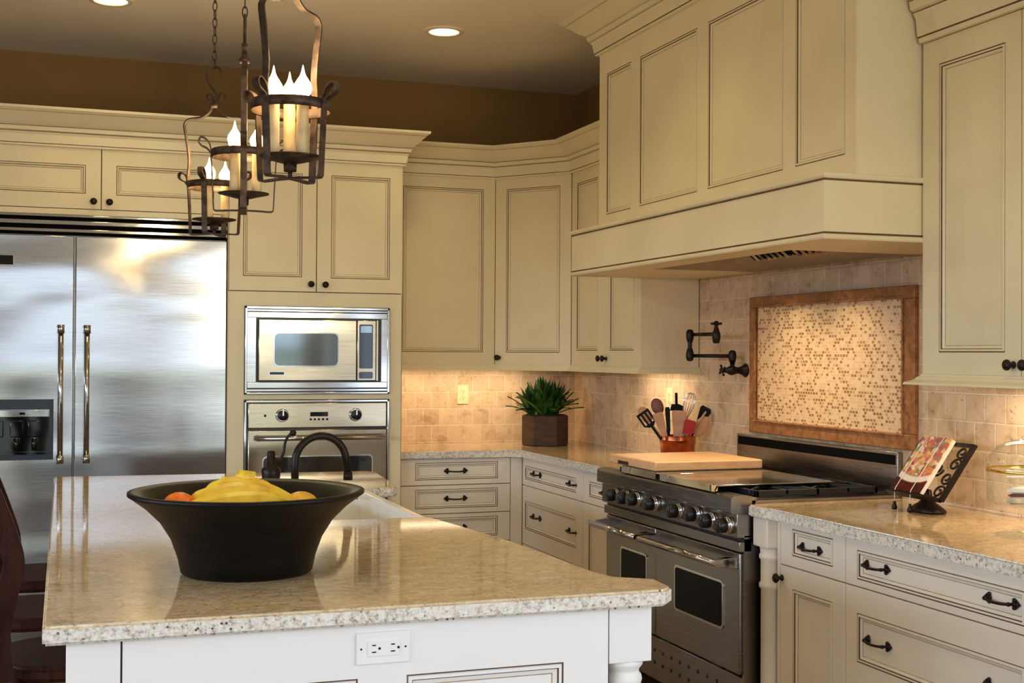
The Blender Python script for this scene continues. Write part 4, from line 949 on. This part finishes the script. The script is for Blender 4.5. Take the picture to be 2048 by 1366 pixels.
# ------------------------------------------------------------------ lights
WARM = (1.0, .76, .32); WARM2 = (1.0, .76, .48); DAY = (.68, .81, 1.0)
def light(kind, name, loc, energy, color, rot=(0, 0, 0), **kw):
    l = bpy.data.lights.new(name, kind); l.energy = energy; l.color = color
    for k, v in kw.items(): setattr(l, k, v)
    o = bpy.data.objects.new(name, l); COL.objects.link(o); o.location = loc; o.rotation_euler = rot; return o
def sun_panel(name, loc, rot, sx, sy, L, col):
    light('AREA', name, loc, L*math.pi*sx*sy, col, rot, shape='RECTANGLE', size=sx, size_y=sy)
sun_panel('sky_light', (0, -5, 2.45), (R(90), 0, 0), 7.0, 1.95, 2.7, DAY)
sun_panel('garden_light', (0, -5, .72), (R(90), 0, 0), 7.0, 1.4, 1.05, (.90, 1.0, .80))
sun_panel('left_fill_light', (-6, 1.0, 2.5), (0, R(-90), 0), 1.35, 11.0, 20, DAY)  # added fill outside the left opening, for the low room-facing fronts
sun_panel('side_light', (XW+.5, -.2, 1.3), (0, R(90), 0), 2.2, 4.3, 4.3, DAY)
l_ = light('AREA', 'hood_fill', (2.45, -1.6, 2.3), 34, (1, .91, .70), shape='DISK', size=1.0)  # added warm fill behind the camera, aimed at the hood; no fixture there
l_.rotation_euler = (Vector((2.5, 4.5, 1.5))-l_.location).to_track_quat('-Z', 'Y').to_euler()
for x, y in ((1.772, 6.05), (.19, 6.05), (1.772, 4.45), (1.772, 2.7), (-.9, 4.4), (-.9, 2.6)):
    light('SPOT', 'downlight', (x, y, ZC-.02), 13.5, WARM, spot_size=R(125), spot_blend=.8, shadow_soft_size=.06)
for x, y, sx, rz in ((2.02, 7.07, .55, 0), (2.45, 7.05, .3, 0)):
    light('AREA', 'under_cabinet_light', (x, y, 1.372), 1.9, WARM2, (0, 0, rz), shape='RECTANGLE', size=sx, size_y=.04)
light('AREA', 'under_cabinet_light', (2.83, 5.95, 1.372), 2.2, WARM2, (0, 0, R(90)), shape='RECTANGLE', size=.5, size_y=.04)
light('AREA', 'under_cabinet_light', (2.80, 3.0, 1.360), 5.0, (1, .76, .48), (0, 0, R(90)), shape='RECTANGLE', size=.8, size_y=.04)
for y in (4.30, 4.70):
    light('SPOT', 'hood_light', (2.68, y, 1.895), 24, WARM2, spot_size=R(110), spot_blend=1, shadow_soft_size=.04)
for L in (L1, L2, L3):
    light('POINT', 'candle_glow', (L.location.x, L.location.y, L.location.z+.33), 7, (1, .84, .52), shadow_soft_size=.03)

w = bpy.data.worlds.new('world'); scn.world = w; w.use_nodes = True
bg = w.node_tree.nodes['Background']; bg.inputs[0].default_value = (.75, .85, 1, 1); bg.inputs[1].default_value = .6

# ------------------------------------------------------------------ camera
f, yaw, pitch, roll = 2536.5, .33993, .0100166, -.0053991
F = Vector((math.sin(yaw)*math.cos(pitch), math.cos(yaw)*math.cos(pitch), math.sin(pitch))); r0 = Vector((math.cos(yaw), -math.sin(yaw), 0)); d0 = F.cross(r0)
cr, sr = math.cos(roll), math.sin(roll); rr_ = r0*cr+d0*sr; dd = -r0*sr+d0*cr
cam = bpy.data.cameras.new('camera'); co = bpy.data.objects.new('camera', cam); COL.objects.link(co)
mw_ = Matrix((rr_, -dd, -F)).transposed().to_4x4(); mw_.translation = (0, 0, H); co.matrix_world = mw_
cam.sensor_fit = 'HORIZONTAL'; cam.sensor_width = 36; cam.lens = f*36/2048; cam.clip_start = .05
scn.camera = co
scn.view_settings.view_transform = 'Standard'; scn.view_settings.look = 'None'; scn.view_settings.exposure = -.10
try:
    scn.cycles.sample_clamp_indirect = 6; scn.cycles.caustics_reflective = False; scn.cycles.caustics_refractive = False
    scn.cycles.max_bounces = 12; scn.cycles.diffuse_bounces = 8
except Exception: pass
